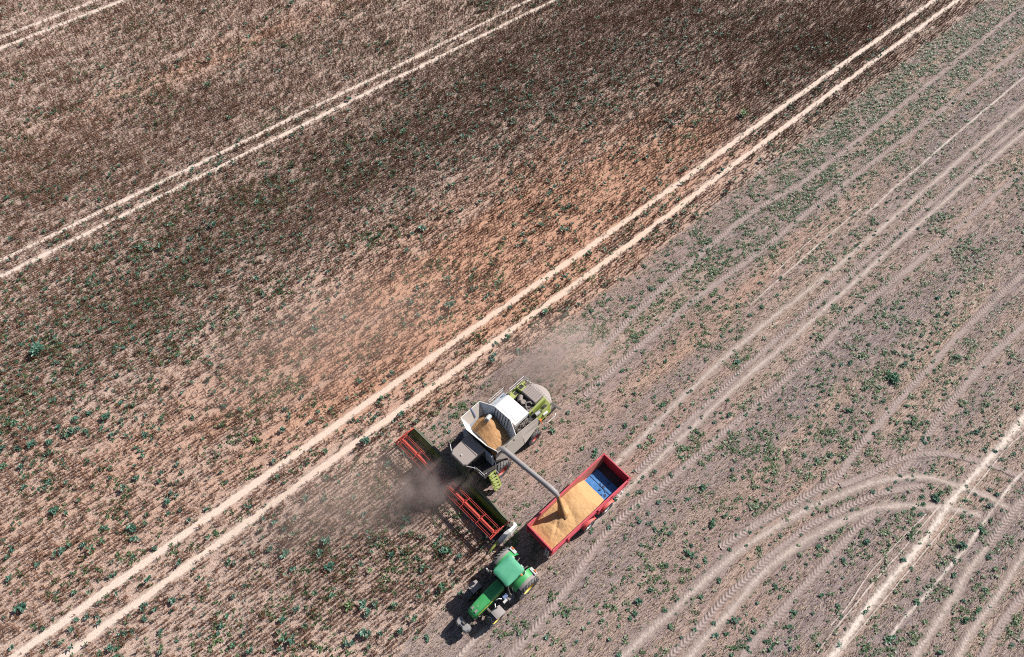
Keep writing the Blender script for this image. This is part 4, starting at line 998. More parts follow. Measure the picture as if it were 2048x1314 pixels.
    b = MB(); b.box(1.62,1.95,0.86,1.02,1.02,1.20); b.tube([(1.85,0.70,1.2),(2.0,0.55,1.3),(2.2,0.45,1.2)],0.04,8)
    b.tube([(2.35,0.50,0.9),(2.5,0.72,0.95),(2.62,0.9,1.1)],0.045,8)
    b.build('hose', M['steel'], T)
    b = MB(); b.tube([(1.45,-0.62,1.7),(1.45,-0.74,1.9),(1.45,-0.76,2.9),(1.40,-0.78,3.0)],[0.07,0.075,0.07,0.06],12)
    b.build('exhaust', M['dark'], T, smooth=True)
    # rear linkage
    b = MB()
    for s in (1,-1):
        b.beam((-0.5,0.3*s,0.75),(-1.25,0.42*s,0.72),0.06,0.10); b.beam((-0.45,0.3*s,1.3),(-0.95,0.4*s,1.25),0.07,0.09); b.tube([(-0.95,0.4*s,1.25),(-1.05,0.4*s,0.74)],0.025,6)
    b.box(-1.25,-0.5,-0.06,0.06,0.50,0.60)
    b.build('rear_linkage', M['dark'], T)
    return T

def smoothstep(a, b, x):
    t = np.clip((x-a)/(b-a), 0, 1); return t*t*(3-2*t)

def build_trailer():
    T = empty('grain_trailer', (*TL_O, 0), TL_A)
    tag(T, 'red tipping grain trailer with a blue floor, half full of golden grain', 'trailer')
    X0, X1 = -3.24, 4.70; ZT, ZB = 2.40, 1.30
    def hw(x, z):                                   # the body flares a little upward and to the rear
        f = 1.23 + 0.07*(X1-x)/(X1-X0)
        return f - 0.10*(ZT-z)/(ZT-ZB)
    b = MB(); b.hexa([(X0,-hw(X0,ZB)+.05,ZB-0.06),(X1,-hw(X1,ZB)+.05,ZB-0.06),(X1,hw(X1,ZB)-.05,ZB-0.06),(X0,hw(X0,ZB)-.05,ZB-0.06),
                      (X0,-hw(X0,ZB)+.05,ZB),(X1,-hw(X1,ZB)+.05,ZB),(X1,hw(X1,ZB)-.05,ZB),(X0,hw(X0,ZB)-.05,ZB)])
    fl = b.build('floor', M['mat'], T)  # near-black stands in for the tailgate's shadow on the blue floor
    n_, k_ = 40, 50                                  # the floor's blue paint as a buckled sheet, shaped to the sunlit stretch
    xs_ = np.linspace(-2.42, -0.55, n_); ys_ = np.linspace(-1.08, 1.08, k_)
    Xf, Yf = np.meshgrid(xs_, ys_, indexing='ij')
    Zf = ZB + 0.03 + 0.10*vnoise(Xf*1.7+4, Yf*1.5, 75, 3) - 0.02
    me_ = grid_mesh('sunlit_floor', np.dstack([Xf + 0.06*(vnoise(Yf*3, Xf, 76, 2)-.5), Yf, Zf]).reshape(-1,3), n_, k_, M['blue'])
    fsh = bpy.data.objects.new('sunlit_floor', me_); link(fsh, T)
    b = MB()                                         # seam across the floor and bare scuffs
    b.box(-1.62,-1.59,-1.05,1.05,ZB+0.03,ZB+0.098)
    for x, y, r_ in ((-1.55,0.55,0.10),(-1.75,0.25,0.12),(-1.35,0.2,0.08),(-1.7,-0.1,0.10),(-1.3,0.75,0.11),(-1.15,0.55,0.07),(-2.2,0.3,0.09)):
        ring = [(x+r_*math.cos(t)*random.uniform(.5,1.5), y+r_*math.sin(t)*random.uniform(.5,1.4), ZB+0.10) for t in np.linspace(0,6.28,9)[:-1]]
        b.plate(ring, 0.05, (0,0,1))
    b.build('scuff', paint('dark_scuff', (0.012,0.03,0.085), 0.6, dust=0.05), fsh)
    def wall(s):
        b = MB(); t = 0.05
        for (y_, ) in ((0,),):
            b.hexa([(X0,s*hw(X0,ZB),ZB-.1),(X1,s*hw(X1,ZB),ZB-.1),(X1,s*(hw(X1,ZB)-t),ZB-.1),(X0,s*(hw(X0,ZB)-t),ZB-.1),
                    (X0,s*hw(X0,ZT),ZT),(X1,s*hw(X1,ZT),ZT),(X1,s*(hw(X1,ZT)-t),ZT),(X0,s*(hw(X0,ZT)-t),ZT)])
        w_ = b.build('side_wall', M['trailer'], T)
        b = MB()                                     # painted inner lining
        b.plate([(X0+.06,s*(hw(X0,ZB)-t-.004),ZB),(X1-.06,s*(hw(X1,ZB)-t-.004),ZB),(X1-.06,s*(hw(X1,ZT)-t-.004),ZT-.02),(X0+.06,s*(hw(X0,ZT)-t-.004),ZT-.02)], 0.006, (0,s,0))
        b.build('lining', M['trailerin'], w_)
        b = MB()                                     # top rail and mid rail
        b.beam((X0-.03,s*(hw(X0,ZT)+.01),ZT+.04),(X1+.03,s*(hw(X1,ZT)+.01),ZT+.04),0.13,0.10)
        b.build('top_rail', M['trailer'], w_, bevel=0.012)
        b = MB(); b.beam((X0,s*(hw(X0,1.9)+.05),1.92),(X1,s*(hw(X1,1.9)+.05),1.92),0.10,0.12)
        b.beam((X0,s*(hw(X0,ZB)+.03),ZB),(X1,s*(hw(X1,ZB)+.03),ZB),0.12,0.16)
        b.build('side_rail', M['trailer'], w_, bevel=0.012)
        for x in (-2.95,-1.4,0.05,1.6,3.15,4.75):
            b = MB(); b.hexa([(x-.06,s*hw(x,ZB),ZB-.05),(x+.06,s*hw(x,ZB),ZB-.05),(x+.06,s*(hw(x,ZB)+.09),ZB-.05),(x-.06,s*(hw(x,ZB)+.09),ZB-.05),
                              (x-.06,s*hw(x,ZT),ZT-.04),(x+.06,s*hw(x,ZT),ZT-.04),(x+.06,s*(hw(x,ZT)+.07),ZT-.04),(x-.06,s*(hw(x,ZT)+.07),ZT-.04)])
            if x in (0.05, 3.15): b.box(x-.10,x+.10,hw(x,2.0),hw(x,2.0)+.18,1.35,2.1) if s>0 else None
            b.build('rib', M['trailer'], w_, bevel=0.01)
    wall(1); wall(-1)
    b = MB(); b.hexa([(X1-.05,-hw(X1,ZB)+.05,ZB-.1),(X1,-hw(X1,ZB)+.05,ZB-.1),(X1,hw(X1,ZB)-.05,ZB-.1),(X1-.05,hw(X1,ZB)-.05,ZB-.1),
                      (X1-.05,-hw(X1,ZT)+.05,ZT),(X1,-hw(X1,ZT)+.05,ZT),(X1,hw(X1,ZT)-.05,ZT),(X1-.05,hw(X1,ZT)-.05,ZT)])
    fw = b.build('front_wall', M['trailer'], T)
    b = MB(); b.beam((X1,-hw(X1,ZT)-.02,ZT+.045),(X1,hw(X1,ZT)+.02,ZT+.045),0.11,0.09); b.beam((X1+.05,-hw(X1,1.9),1.9),(X1+.05,hw(X1,1.9),1.9),0.10,0.10)
    b.build('front_rail', M['trailer'], fw, bevel=0.012)
    b = MB()                                         # pale worn lettering too far off to read
    for y in np.arange(-0.55,0.35,0.16): b.box(X1+.002,X1+.012,y,y+0.10,2.08,2.18)
    for y in np.arange(-0.25,0.2,0.15): b.box(X1+.002,X1+.012,y,y+0.10,1.55,1.64)
    b.build('lettering', paint('pale_lettering', (0.62,0.42,0.40), 0.5, dust=0.2), fw)
    b = MB(); b.hexa([(X0,-hw(X0,ZB)+.05,ZB-.1),(X0+.06,-hw(X0,ZB)+.05,ZB-.1),(X0+.06,hw(X0,ZB)-.05,ZB-.1),(X0,hw(X0,ZB)-.05,ZB-.1),
                      (X0,-hw(X0,ZT)+.05,ZT),(X0+.06,-hw(X0,ZT)+.05,ZT),(X0+.06,hw(X0,ZT)-.05,ZT),(X0,hw(X0,ZT)-.05,ZT)])
    tg = b.build('tailgate', M['trailer'], T)
    b = MB(); b.beam((X0,-hw(X0,ZT)-.05,ZT+.05),(X0,hw(X0,ZT)+.05,ZT+.05),0.10,0.10)
    for s in (1,-1): b.tube([(X0+.25,s*(hw(X0,ZT)),ZT+.09),(X0-.08,s*(hw(X0,ZT)),ZT+.12)],0.05,8); b.beam((X0-.08,s*0.6,ZT),(X0-.08,s*0.55,ZB),0.08,0.06)
    b.build('tailgate_rail', M['trailer'], tg, bevel=0.01)
    # chassis, drawbar, wheels, mudguards
    hw_pt = Vector((TR_O[0] - math.cos(TR_A)*1.25, TR_O[1] - math.sin(TR_A)*1.25, 0))
    l = Vector((hw_pt.x - TL_O[0], hw_pt.y - TL_O[1]))
    hx = l.x*math.cos(TL_A) + l.y*math.sin(TL_A); hy = -l.x*math.sin(TL_A) + l.y*math.cos(TL_A)
    b = MB()
    for s in (1,-1): b.beam((-2.9,0.45*s,0.98),(4.7,0.45*s,0.98),0.12,0.26)
    for x in (-2.5,-0.97,0,0.97,2.5,4.4): b.beam((x,-0.9,0.95),(x,0.9,0.95),0.10,0.14)
    for x in (-0.97,0.97): b.tube([(x,-1.2,0.6),(x,1.2,0.6)],0.07,8)
    for s in (1,-1): b.beam((-1.5,0.75*s,0.72),(1.5,0.75*s,0.72),0.10,0.12)
    b.build('chassis', M['dark'], T)
    b = MB(); b.beam((4.0,0.4,0.90),(hx-.15,hy,0.62),0.12,0.16); b.beam((4.0,-0.4,0.90),(hx-.15,hy,0.62),0.12,0.16); b.tube([(hx-.25,hy,0.62),(hx+.08,hy,0.60)],0.07,10)
    b.tube([(5.2,0.12,1.1),(5.9,hy+.1,1.15),(hx-.2,hy+.15,1.0)],0.025,6); b.tube([(5.1,-0.1,1.2),(5.8,hy-.1,1.05),(hx-.3,hy-.1,0.95)],0.02,6)
    b.build('drawbar', M['dark'], T)
    for x in (0.97,-0.97):
        for s in (1,-1):
            make_wheel(T, (x, 1.24*s, 0.60), 0.60, 0.50, 0.34, M['silver'], s, 'wheel', 26, 0.03, 0.07, False)
            g = arc_guard((x,0,0.62), 0.76, s*0.98, s*1.46, 30, 152, 12, 0.02, 0.02)
            g.plate([(x+0.583,s*0.98,1.07),(x+0.583,s*1.42,1.05),(x+0.60,s*1.42,0.85),(x+0.60,s*0.98,0.85)],0.015)
            g.build('mudguard', M['fender'], T)
    for s in (1,-1):
        b = MB(); b.beam((-2.6,s*0.75,0.95),(-2.6,s*1.45,0.95),0.08,0.10); b.beam((-2.2,s*1.0,0.95),(-2.2,s*1.5,0.95),0.06,0.08)
        b.beam((-2.75,s*1.38,0.8),(-1.9,s*1.38,0.8),0.04,0.10)
        b.build('side_guard', M['steel'], T)
    b = MB()                                         # ladder on the front wall
    for y in (0.78,1.06): b.tube([(X1+.22,y,0.95),(X1+.16,y,2.35)],0.022,6)
    for z in np.arange(1.0,2.35,0.22): b.tube([(X1+.20,0.78,z),(X1+.20,1.06,z)],0.018,6)
    for z in (1.35,2.2): b.beam((X1,0.80,z),(X1+.2,0.80,z),0.03,0.03); b.beam((X1,1.04,z),(X1+.2,1.04,z),0.03,0.03)
    b.build('ladder', M['steel'], T)
    # the load
    n, k = 150, 52
    xs = np.linspace(-1.02, X1-.06, n); vv = np.linspace(-1, 1, k)
    Xg, Vg = np.meshgrid(xs, vv, indexing='ij')
    Yg = Vg*(1.20 + 0.07*(X1-Xg)/(X1-X0) - 0.075)
    def cone(cx_, cy_, h_, sl):
        return h_ - sl*np.sqrt((Xg-cx_)**2 + (Yg-cy_)**2 + 0.03)
    Zg = np.maximum(cone(2.30, -0.30, 2.42, 0.30), cone(3.55, 0.05, 2.22, 0.26))
    Zg = np.maximum(Zg, cone(1.25, 0.05, 2.32, 0.24))
    slope = ZB + 0.10 + np.clip(Xg + 1.02 + 0.05*(vnoise(Yg*3+9, Xg*0, 71, 2)-.5), 0, 9)*0.58
    Zg = np.minimum(Zg, slope)
    Zg = Zg + 0.10*(vnoise(Xg*1.6, Yg*2, 72, 3)-0.5) + 0.025*(vnoise(Xg*9, Yg*9, 73, 2)-0.5) - 0.06*np.exp(-((Yg-0.6*(Xg-3.0))/0.12)**2)*smoothstep(2.4,3.0,Xg)*smoothstep(4.2,3.4,Xg)
    Zg = np.clip(Zg, ZB+0.012, ZT+0.1)
    V3 = np.dstack([Xg, Yg, Zg]).reshape(-1,3)
    me = grid_mesh('grain_heap', V3, n, k, M['grain'])
    o = bpy.data.objects.new('grain_heap', me); link(o)
    o.location = (*TL_O, 0); o.rotation_euler = (0,0,TL_A)
    tag(o, 'heap of golden grain lying in the red trailer under the spout', 'grain', kind='stuff')
    return T

def build_combine():
    T = empty('combine_harvester', (*CO_O, 0), CO_A)
    tag(T, 'lime green and grey combine harvester unloading grain while it cuts', 'combine harvester')
    for s in (1,-1):
        make_wheel(T, (0, 1.83*s, 0.97), 0.97, 0.80, 0.48, M['redrim'], s, 'front_wheel', 20, 0.06, 0.18)
        make_wheel(T, (-3.85, 1.70*s, 0.70), 0.70, 0.58, 0.36, M['redrim'], s, 'rear_wheel', 18, 0.05, 0.12)
    b = MB(); b.box(-5.9,0.35,-1.25,1.25,0.95,2.55); b.box(-0.5,0.5,-1.35,1.35,0.75,1.1); b.tube([(-3.85,-1.5,0.7),(-3.85,1.5,0.7)],0.12,8)
    b.build('chassis', M['dark'], T, bevel=0.03)
    # side shields, flared outward at the foot and cut away over the rear wheel
    for s in (1,-1):
        up = [(0.10,1.62,3.20),(-0.75,1.60,3.42),(-2.45,1.58,3.35),(-4.35,1.58,3.02)]
        md = [(0.22,1.70,2.65),(-0.85,1.76,2.80),(-2.55,1.76,2.75),(-4.40,1.67,2.55)]
        lo = [(0.20,1.66,2.15),(-0.95,2.02,1.85),(-2.55,2.02,1.80),(-4.30,1.74,1.95)]
        b = MB()
        vs = [(x,s*y,z) for x,y,z in up+md+lo]
        b.add(vs, [(0,1,5,4),(1,2,6,5),(2,3,7,6),(4,5,9,8),(5,6,10,9),(6,7,11,10)])
        sh = b.build('side_panel', M['cream'], T, solid=0.05)
        b = MB(); b.beam((-2.52,s*1.60,3.34),(-2.54,s*2.05,1.82),0.012,0.03,(1,0,0)); b.beam((-0.88,s*1.62,3.38),(-0.95,s*2.05,1.88),0.012,0.03,(1,0,0))
        b.build('panel_seam', M['dark'], sh)
    # grain tank: trough, four flaps
    Z0, Z1 = 3.42, 4.30
    inn = [(-0.10,-1.50),(-1.70,-1.50),(-1.92,-0.85),(-1.92,0.85),(-1.70,1.50),(-0.10,1.50),(0.12,0.85),(0.12,-0.85)]
    b = MB()
    bot = [(-0.3+(x+0.3)*0.6, y*0.7, 2.4) for x, y in inn]
    vs = [(x,y,Z0) for x,y in inn] + bot; k = len(inn)
    b.add(vs, [(i,(i+1)%k,k+(i+1)%k,k+i) for i in range(k)] + [tuple(range(k,2*k))])
    tank = b.build('grain_tank', M['tankgrey'], T, solid=0.03)
    out = [(0.20,-2.03),(-1.74,-2.05),(-2.26,-1.0),(-2.30,0.72),(-1.70,1.88),(0.17,1.86),(0.42,0.95),(0.56,-1.02)]
    zz_ = [Z1, Z1, Z1-.02, Z1-.02, Z1-.02, Z1-.02, Z1, Z1]
    lowz = Z0
    def flap(idx, m, name, steps=1):
        b = MB()
        lo_ = [inn[i] for i in idx]; hi_ = [(*out[i], zz_[i]) for i in idx]
        vs = [(x,y,lowz) for x,y in lo_] + hi_; k = len(idx)
        b.add(vs, [(i,i+1,k+i+1,k+i) for i in range(k-1)])
        o = b.build(name, m, T, solid=0.035)
        b = MB(); b.tube([Vector(p) for p in hi_], 0.028, 6)
        b.build('flap_edge', M['tankwhite'], o)
        return o
    right = flap((0,1), M['cream'], 'tank_flap')
    rear = flap((1,2,3,4), M['tankgrey'], 'tank_flap')
    front = flap((5,6,7,0), M['tankwhite'], 'tank_flap')
    # the left flap hangs lower
    b = MB(); b.add([(-0.10,1.50,Z0),(-1.70,1.50,Z0),(-1.66,1.80,3.78),(0.12,1.78,3.78)], [(0,1,2,3)])
    left = b.build('tank_flap', M['cream'], T, solid=0.035)
    b = MB()
    for f in (0.12,0.88):
        x = -1.7 + 1.6*f
        b.beam((x,1.72,3.70),(x+0.02,1.95,3.80),0.12,0.06)
    b.build('hinge', M['dark'], left)
    b = MB()                                          # ribs pressed into the rear flap
    for f in np.linspace(0.12,0.92,6):
        p0 = Vector((-1.88,-0.85+1.7*f,Z0+.02)); p1 = Vector((-2.27,-1.0+1.72*f,Z1-.05))
        b.beam(p0+Vector((.03,0,.02)),p1+Vector((.03,0,.02)),0.04,0.04,(1,0,0))
    for f in np.linspace(0.2,0.85,3):
        p0 = Vector((-1.72-.18*f,1.42-.55*f,Z0+.03)); p1 = Vector((-1.72-.55*f,1.82-1.05*f,Z1-.06))
        b.beam(p0,p1,0.04,0.04,(1,0,0))
    b.build('flap_rib', M['dark'], rear)
    b = MB(); b.beam((-0.85,-2.06,4.36),(-0.85,-1.55,3.62),0.10,0.05,(1,0,0))
    b.build('flap_strut', M['paleblue'], right)
    b = MB(); b.tube([(0.05,-1.35,3.45),(0.02,-0.2,3.62),(0.1,0.6,3.75)],0.04,6); b.beam((0.15,-1.2,3.4),(0.05,-0.1,3.5),0.08,0.10)
    b.build('tank_brace', M['dark'], tank)
    b = MB(); b.tube([(-1.72,-0.86,3.55),(-1.42,-0.72,3.95),(-1.12,-0.60,4.06)],[0.19,0.19,0.20],16)
    fa = b.build('filling_auger', M['steel'], T, smooth=True)
    b = MB(); b.tube([(-1.14,-0.61,4.055),(-1.06,-0.575,4.09)],[0.14,0.14],14); b.build('auger_mouth', M['dark'], fa)
    # deck behind the tank
    b = MB(); b.box(-4.05,-2.50,-1.30,0.98,3.0,3.46)
    cov = b.build('engine_cover', M['white'], T, bevel=0.05)
    b = MB()
    for y in np.linspace(-0.6,0.85,8): b.box(-3.98,-2.95,y-.02,y+.02,3.462,3.488)
    b.box(-2.85,-2.80,-1.2,0.9,3.462,3.475); b.box(-3.3,-2.9,-0.95,-0.9,3.462,3.474)
    b.build('cover_rib', M['tankwhite'], cov)
    b = MB(); b.box(-4.05,-2.45,-1.78,-1.32,3.05,3.16)
    pl = b.build('walkway', M['tankgrey'], T, bevel=0.02)
    b = MB()
    for z in (3.5,3.85): b.tube([(-2.45,-1.80,z),(-4.05,-1.80,z)],0.022,6)
    for x in (-2.45,-3.25,-4.05): b.tube([(x,-1.80,3.1),(x,-1.80,3.87)],0.022,6)
    b.build('rail', M['steel'], pl)
    # engine bay floor and its pieces
    b = MB(); b.box(-5.95,-4.0,-1.28,1.30,2.5,2.62); b.box(-4.02,-2.45,1.02,1.48,2.55,2.72)
    b.build('engine_bay', M['black'], T)
    b = MB()
    b.tube([(-4.75,-0.62,3.16),(-4.35,-0.30,3.16)],0.22,16); b.tube([(-4.45,-0.05,3.05),(-4.5,-0.05,3.28)],0.22,14)
    b.build('air_filter', M['engine'], T, smooth=True)
    b = MB()
    b.tube([(-4.25,0.75,2.9),(-4.35,0.35,3.18),(-4.55,0.12,3.22),(-4.85,0.32,3.24),(-4.82,0.55,3.20)],0.085,10)
    b.tube([(-4.15,0.05,2.95),(-4.3,0.35,3.1),(-4.55,0.62,3.15)],0.10,10)
    b.tube([(-4.2,0.62,2.95),(-4.55,0.9,2.95)],0.18,14); b.box(-4.9,-4.2,-0.6,0.75,2.62,2.9)
    b.tube([(-4.85,-0.35,2.9),(-4.95,0.1,3.05),(-4.9,0.5,2.95)],0.05,8)
    b.build('engine', M['engine'], T, smooth=True)
    b = MB()
    rr = random.Random(4)
    for q in range(16):
        p = Vector((rr.uniform(-3.9,-2.6), rr.uniform(1.1,1.42), rr.uniform(2.72,2.95)))
        b.tube([p, p+Vector((rr.uniform(-.3,.3),rr.uniform(-.2,.2),rr.uniform(.05,.25))), p+Vector((rr.uniform(-.6,.6),rr.uniform(-.25,.25),rr.uniform(-.1,.1)))], 0.028, 6)
    b.build('hydraulic_hose', M['engine'], T)
    b = MB(); b.box(-5.98,-5.02,-0.80,0.70,2.7,3.42)
    rad = b.build('radiator_box', M['tan'], T, bevel=0.05)
    b = MB(); b.box(-5.0,-4.08,-1.32,-0.85,2.6,3.05); b.box(-5.6,-5.02,-1.36,-0.82,2.6,3.30)
    b.hexa([(-5.95,0.74,2.6),(-4.1,0.80,2.6),(-4.1,0.95,2.6),(-5.95,1.02,2.6),(-5.95,0.74,3.38),(-4.1,0.82,3.12),(-4.1,0.93,3.12),(-5.95,0.98,3.34)])
    b.hexa([(-6.0,1.04,1.9),(-4.45,1.00,1.9),(-4.45,1.66,1.9),(-6.0,1.60,1.9),(-6.0,1.04,3.10),(-4.45,1.05,2.55),(-4.45,1.60,2.50),(-6.0,1.42,3.0)])
    b.hexa([(-6.0,-1.60,1.6),(-4.3,-1.66,1.6),(-4.3,-1.25,1.6),(-6.0,-1.25,1.6),(-6.0,-1.5,3.0),(-4.3,-1.58,2.9),(-4.3,-1.30,2.9),(-6.0,-1.30,3.0)])
    b.build('rear_panel', M['lime'], T, bevel=0.05)
    for x0_, x1_, y0_, y1_, z_ in ((-4.95,-4.55,-1.22,-0.95,3.055),(-5.5,-5.12,-1.25,-0.95,3.305),(-5.75,-5.35,1.12,1.36,2.93),(-5.15,-4.8,1.14,1.42,2.74)):
        b = MB(); b.box(x0_,x1_,y0_,y1_,z_-.05,z_+.02); b.build('vent', M['black'], T, bevel=0.01)
    b = MB(); b.box(-4.08,-4.02,-1.25,1.0,2.6,3.30); b.tube([(-4.2,-0.6,2.7),(-4.3,-0.75,3.1),(-4.7,-0.78,3.15)],0.05,8); b.tube([(-4.9,0.62,2.7),(-4.6,0.70,3.0),(-4.2,0.72,3.05)],0.045,8)
    b.build('bulkhead', M['black'], T)
    b = MB()
    for y in np.linspace(-0.6,0.5,7): b.box(-5.90,-5.10,y-.012,y+.012,3.418,3.43)
    b.build('radiator_screen', M['dark'], rad)
    b = MB(); b.tube([(-4.55,1.22,2.75),(-4.95,1.30,2.80)],0.16,14); b.tube([(-5.05,1.55,2.5),(-5.5,1.6,2.5)],0.13,12)
    b.build('filter_can', M['steel'], T, smooth=True)
    # rounded straw hood and the chopper tail
    rings = []
    for x, hw_, zt, zb in ((-5.95,1.42,2.95,1.4),(-6.35,1.36,2.88,1.35),(-6.70,1.15,2.70,1.35),(-6.95,0.80,2.42,1.4),(-7.03,0.4,2.2,1.5)):
        rings.append([(x + 0.16*abs(math.cos(t))**3, hw_*math.cos(t), zb + (zt-zb)*max(0.0, math.sin(t))**0.45) for t in np.linspace(0, math.pi, 15)])
    b = MB(); b.loft(rings); b.build('straw_hood', M['tan'], T, smooth=True)
    b = MB(); b.tube([(-6.22,-1.25,3.02),(-6.25,0,3.06),(-6.22,1.25,3.0)],0.025,6)
    for y in np.linspace(-1.2,1.2,11): b.box(-6.28,-6.18,y-.05,y+.05,2.98,3.05)
    b.build('hood_latch', M['steel'], T)
    b = MB(); b.box(-6.9,-5.9,-1.35,1.35,0.75,1.45)
    b.build('chopper', M['dark'], T, bevel=0.04)
    b = MB(); b.beam((-6.25,1.15,2.35),(-6.55,2.15,2.15),0.16,0.05)
    b.build('spreader_arm', M['black'], T)
    b = MB(); b.tube([(-4.6,1.75,1.95),(-5.0,2.05,1.9),(-5.9,2.08,1.9),(-6.3,1.8,1.95)],0.025,6); b.tube([(-4.5,1.66,2.4),(-4.55,1.95,1.9)],0.03,6)
    b.build('guard_rail', M['steel'], T)
    b = MB(); b.tube([(-4.65,1.72,2.15),(-4.75,1.8,1.7)],0.07,8); b.box(-4.7,-4.55,1.62,1.78,2.2,2.45)
    b.build('lamp', M['orange'], T)
    b = MB()                                           # rail round the rear deck on the right
    for z in (3.45,3.85): b.tube([(-4.30,-1.40,z),(-5.92,-1.40,z),(-5.98,-0.95,z)],0.024,6)
    for x in (-4.30,-5.1,-5.92): b.tube([(x,-1.40,2.9),(x,-1.40,3.87)],0.024,6)
    b.tube([(-5.98,-0.95,2.9),(-5.98,-0.95,3.87)],0.024,6); b.tube([(-6.05,-0.75,3.1),(-6.1,-0.6,3.7),(-6.05,-0.45,3.1)],0.02,6)
    b.build('deck_rail', M['steel'], T)
    # cab
    lo_ = [(2.05,-0.80),(2.05,0.85),(0.55,0.95),(0.55,-0.95)]; hi_ = [(2.45,-0.72),(2.45,0.72),(0.60,0.90),(0.60,-0.95)]
    b = MB(); b.loft([[(x,y,1.75) for x,y in lo_],[(x,y,3.48) for x,y in hi_]])
    b.build('cab_glass', M['glass'], T)
    b = MB()
    rf = [(2.52,-0.62),(2.52,0.66),(2.30,0.82),(1.32,0.84),(0.52,0.90),(0.52,-0.95),(1.45,-0.88),(2.25,-0.82)]
    b.loft([[(x,y,3.48) for x,y in rf],[(x,y,3.62) for x,y in rf],[(1.5+(x-1.5)*.93,y*.93,3.70) for x,y in rf]])
    rfo = b.build('cab_roof', M['tan'], T, bevel=0.03)
    b = MB(); b.tube([(2.05,0.02,3.70),(2.05,0.02,3.78)],0.06,10); b.build('roof_knob', M['steel'], rfo)
    b = MB(); b.box(1.28,1.31,-0.84,0.80,3.702,3.722); b.build('roof_seam', M['dark'], rfo)
    for s in (1,-1):
        b = MB(); b.tube([(2.35,s*0.75,3.45),(2.0,s*1.30,3.45),(1.95,s*1.42,3.35)],0.03,6)
        ma = b.build('mirror_arm', M['steel'], T)
        b = MB(); b.box(1.84,1.98,s*1.50-.14,s*1.50+.14,2.85,3.42); b.build('mirror', M['dark'], ma, bevel=0.03)
    b = MB(); b.box(0.35,0.52,-1.55,1.62,1.9,3.30)
    b.build('tank_front_wall', M['tankgrey'], T, bevel=0.03)
    # platform, rail and ladder on the left of the cab
    b = MB(); b.box(0.35,1.75,0.98,1.95,1.80,1.87)
    pf = b.build('platform', M['black'], T)
    b = MB()
    b.tube([(1.72,0.95,1.87),(1.72,0.98,2.75),(1.70,1.55,2.78),(1.62,1.93,2.55),(1.60,1.93,1.87)],0.026,6); b.tube([(1.70,0.98,2.3),(1.68,1.93,2.25)],0.022,6)
    b.tube([(0.55,1.93,1.87),(0.50,1.98,2.85),(0.42,1.70,2.95)],0.026,6); b.tube([(1.05,1.94,1.87),(1.05,1.96,2.55),(1.5,1.93,2.55)],0.022,6)
    b.build('hand_rail', M['steel'], pf)
    b = MB()
    for x in (0.62,1.20): b.beam((x,1.98,1.85),(x+.10,2.70,0.40),0.05,0.16,(1,0,0))
    for f in np.linspace(0.02,0.98,6):
        b.beam((0.62+.10*f,1.98+.72*f,1.85-1.45*f),(1.20+.10*f,1.98+.72*f,1.85-1.45*f),0.20,0.035)
    ld = b.build('ladder', M['lime'], T)
    b = MB()
    b.tube([(0.60,2.02,1.95),(0.62,2.40,2.0),(0.70,2.85,0.75)],0.022,6)
    b.build('ladder_rail', M['steel'], ld)
    # unloading auger over the trailer
    b = MB(); b.tube([(-0.40,1.55,3.25),(-0.42,1.80,3.62),(-0.43,2.1,3.78)],[0.26,0.25,0.22],16)
    ua = b.build('unloading_auger', M['auger'], T, smooth=True)
    b = MB(); b.tube([(-0.43,1.95,3.74),(-0.46,4.3,4.08),(-0.50,6.25,4.34)],[0.20,0.195,0.19],18)
    b.build('auger_tube', M['auger'], ua, smooth=True)
    b = MB()
    for f in (0.02,0.45,0.97):
        p = Vector((-0.43,1.95,3.74)).lerp(Vector((-0.50,6.25,4.34)), f); d = Vector((-0.07,4.3,0.6)).normalized()
        b.tube([p-d*.04, p+d*.04], 0.225, 18)
    b.build('flange', M['auger'], ua, smooth=True)
    b = MB(); b.tube([(-0.50,6.22,4.335),(-0.515,6.62,4.34),(-0.56,6.95,4.18),(-0.60,7.12,3.92)],[0.20,0.21,0.20,0.17],18)
    b.build('spout', M['auger'], ua, smooth=True)
    # feeder house
    b = MB(); b.hexa([(0.6,-0.72,1.0),(2.7,-0.72,0.35),(2.7,0.72,0.35),(0.6,0.72,1.0),(0.6,-0.72,1.75),(2.7,-0.72,1.05),(2.7,0.72,1.05),(0.6,0.72,1.75)])
    b.build('feeder_house', M['lime'], T, bevel=0.03)
    # ---------------------------------------------------------- header
    Y0, Y1 = -5.22, 5.42
    b = MB(); b.beam((2.52,Y0,1.30),(2.52,Y1,1.30),0.16,0.16); b.beam((2.62,Y0,0.35),(2.62,Y1,0.35),0.16,0.16)
    for y in np.linspace(Y0,Y1,7): b.beam((2.50,y,0.3),(2.46,y,1.35),0.06,0.06,(1,0,0))
    hd = b.build('header', M['darkgreen'], T)
    b = MB(); b.hexa([(2.38,Y0,1.36),(2.56,Y0,1.40),(2.56,Y1,1.40),(2.38,Y1-.35,1.36),(2.38,Y0,1.40),(2.56,Y0,1.44),(2.56,Y1,1.44),(2.38,Y1-.35,1.40)])
    b.plate([(2.40,Y0,1.38),(2.40,Y1-.3,1.38),(2.30,Y1-.5,1.0),(2.30,Y0+.3,1.0)],0.02)
    b.build('top_shelf', M['darkgreen'], hd)
    b = MB(); b.plate([(2.62,Y0,1.36),(2.62,Y1,1.36),(2.82,Y1,0.55),(2.82,Y0,0.55)],0.03)
    b.plate([(2.82,Y0,0.55),(2.82,Y1,0.55),(3.05,Y1,0.22),(3.05,Y0,0.22)],0.03)
    b.build('back_sheet', M['hgreen'], hd)
    b = MB(); b.plate([(3.05,Y0,0.20),(3.05,Y1,0.20),(4.10,Y1,0.14),(4.10,Y0,0.14)],0.04)
    b.build('table', M['black'], hd)
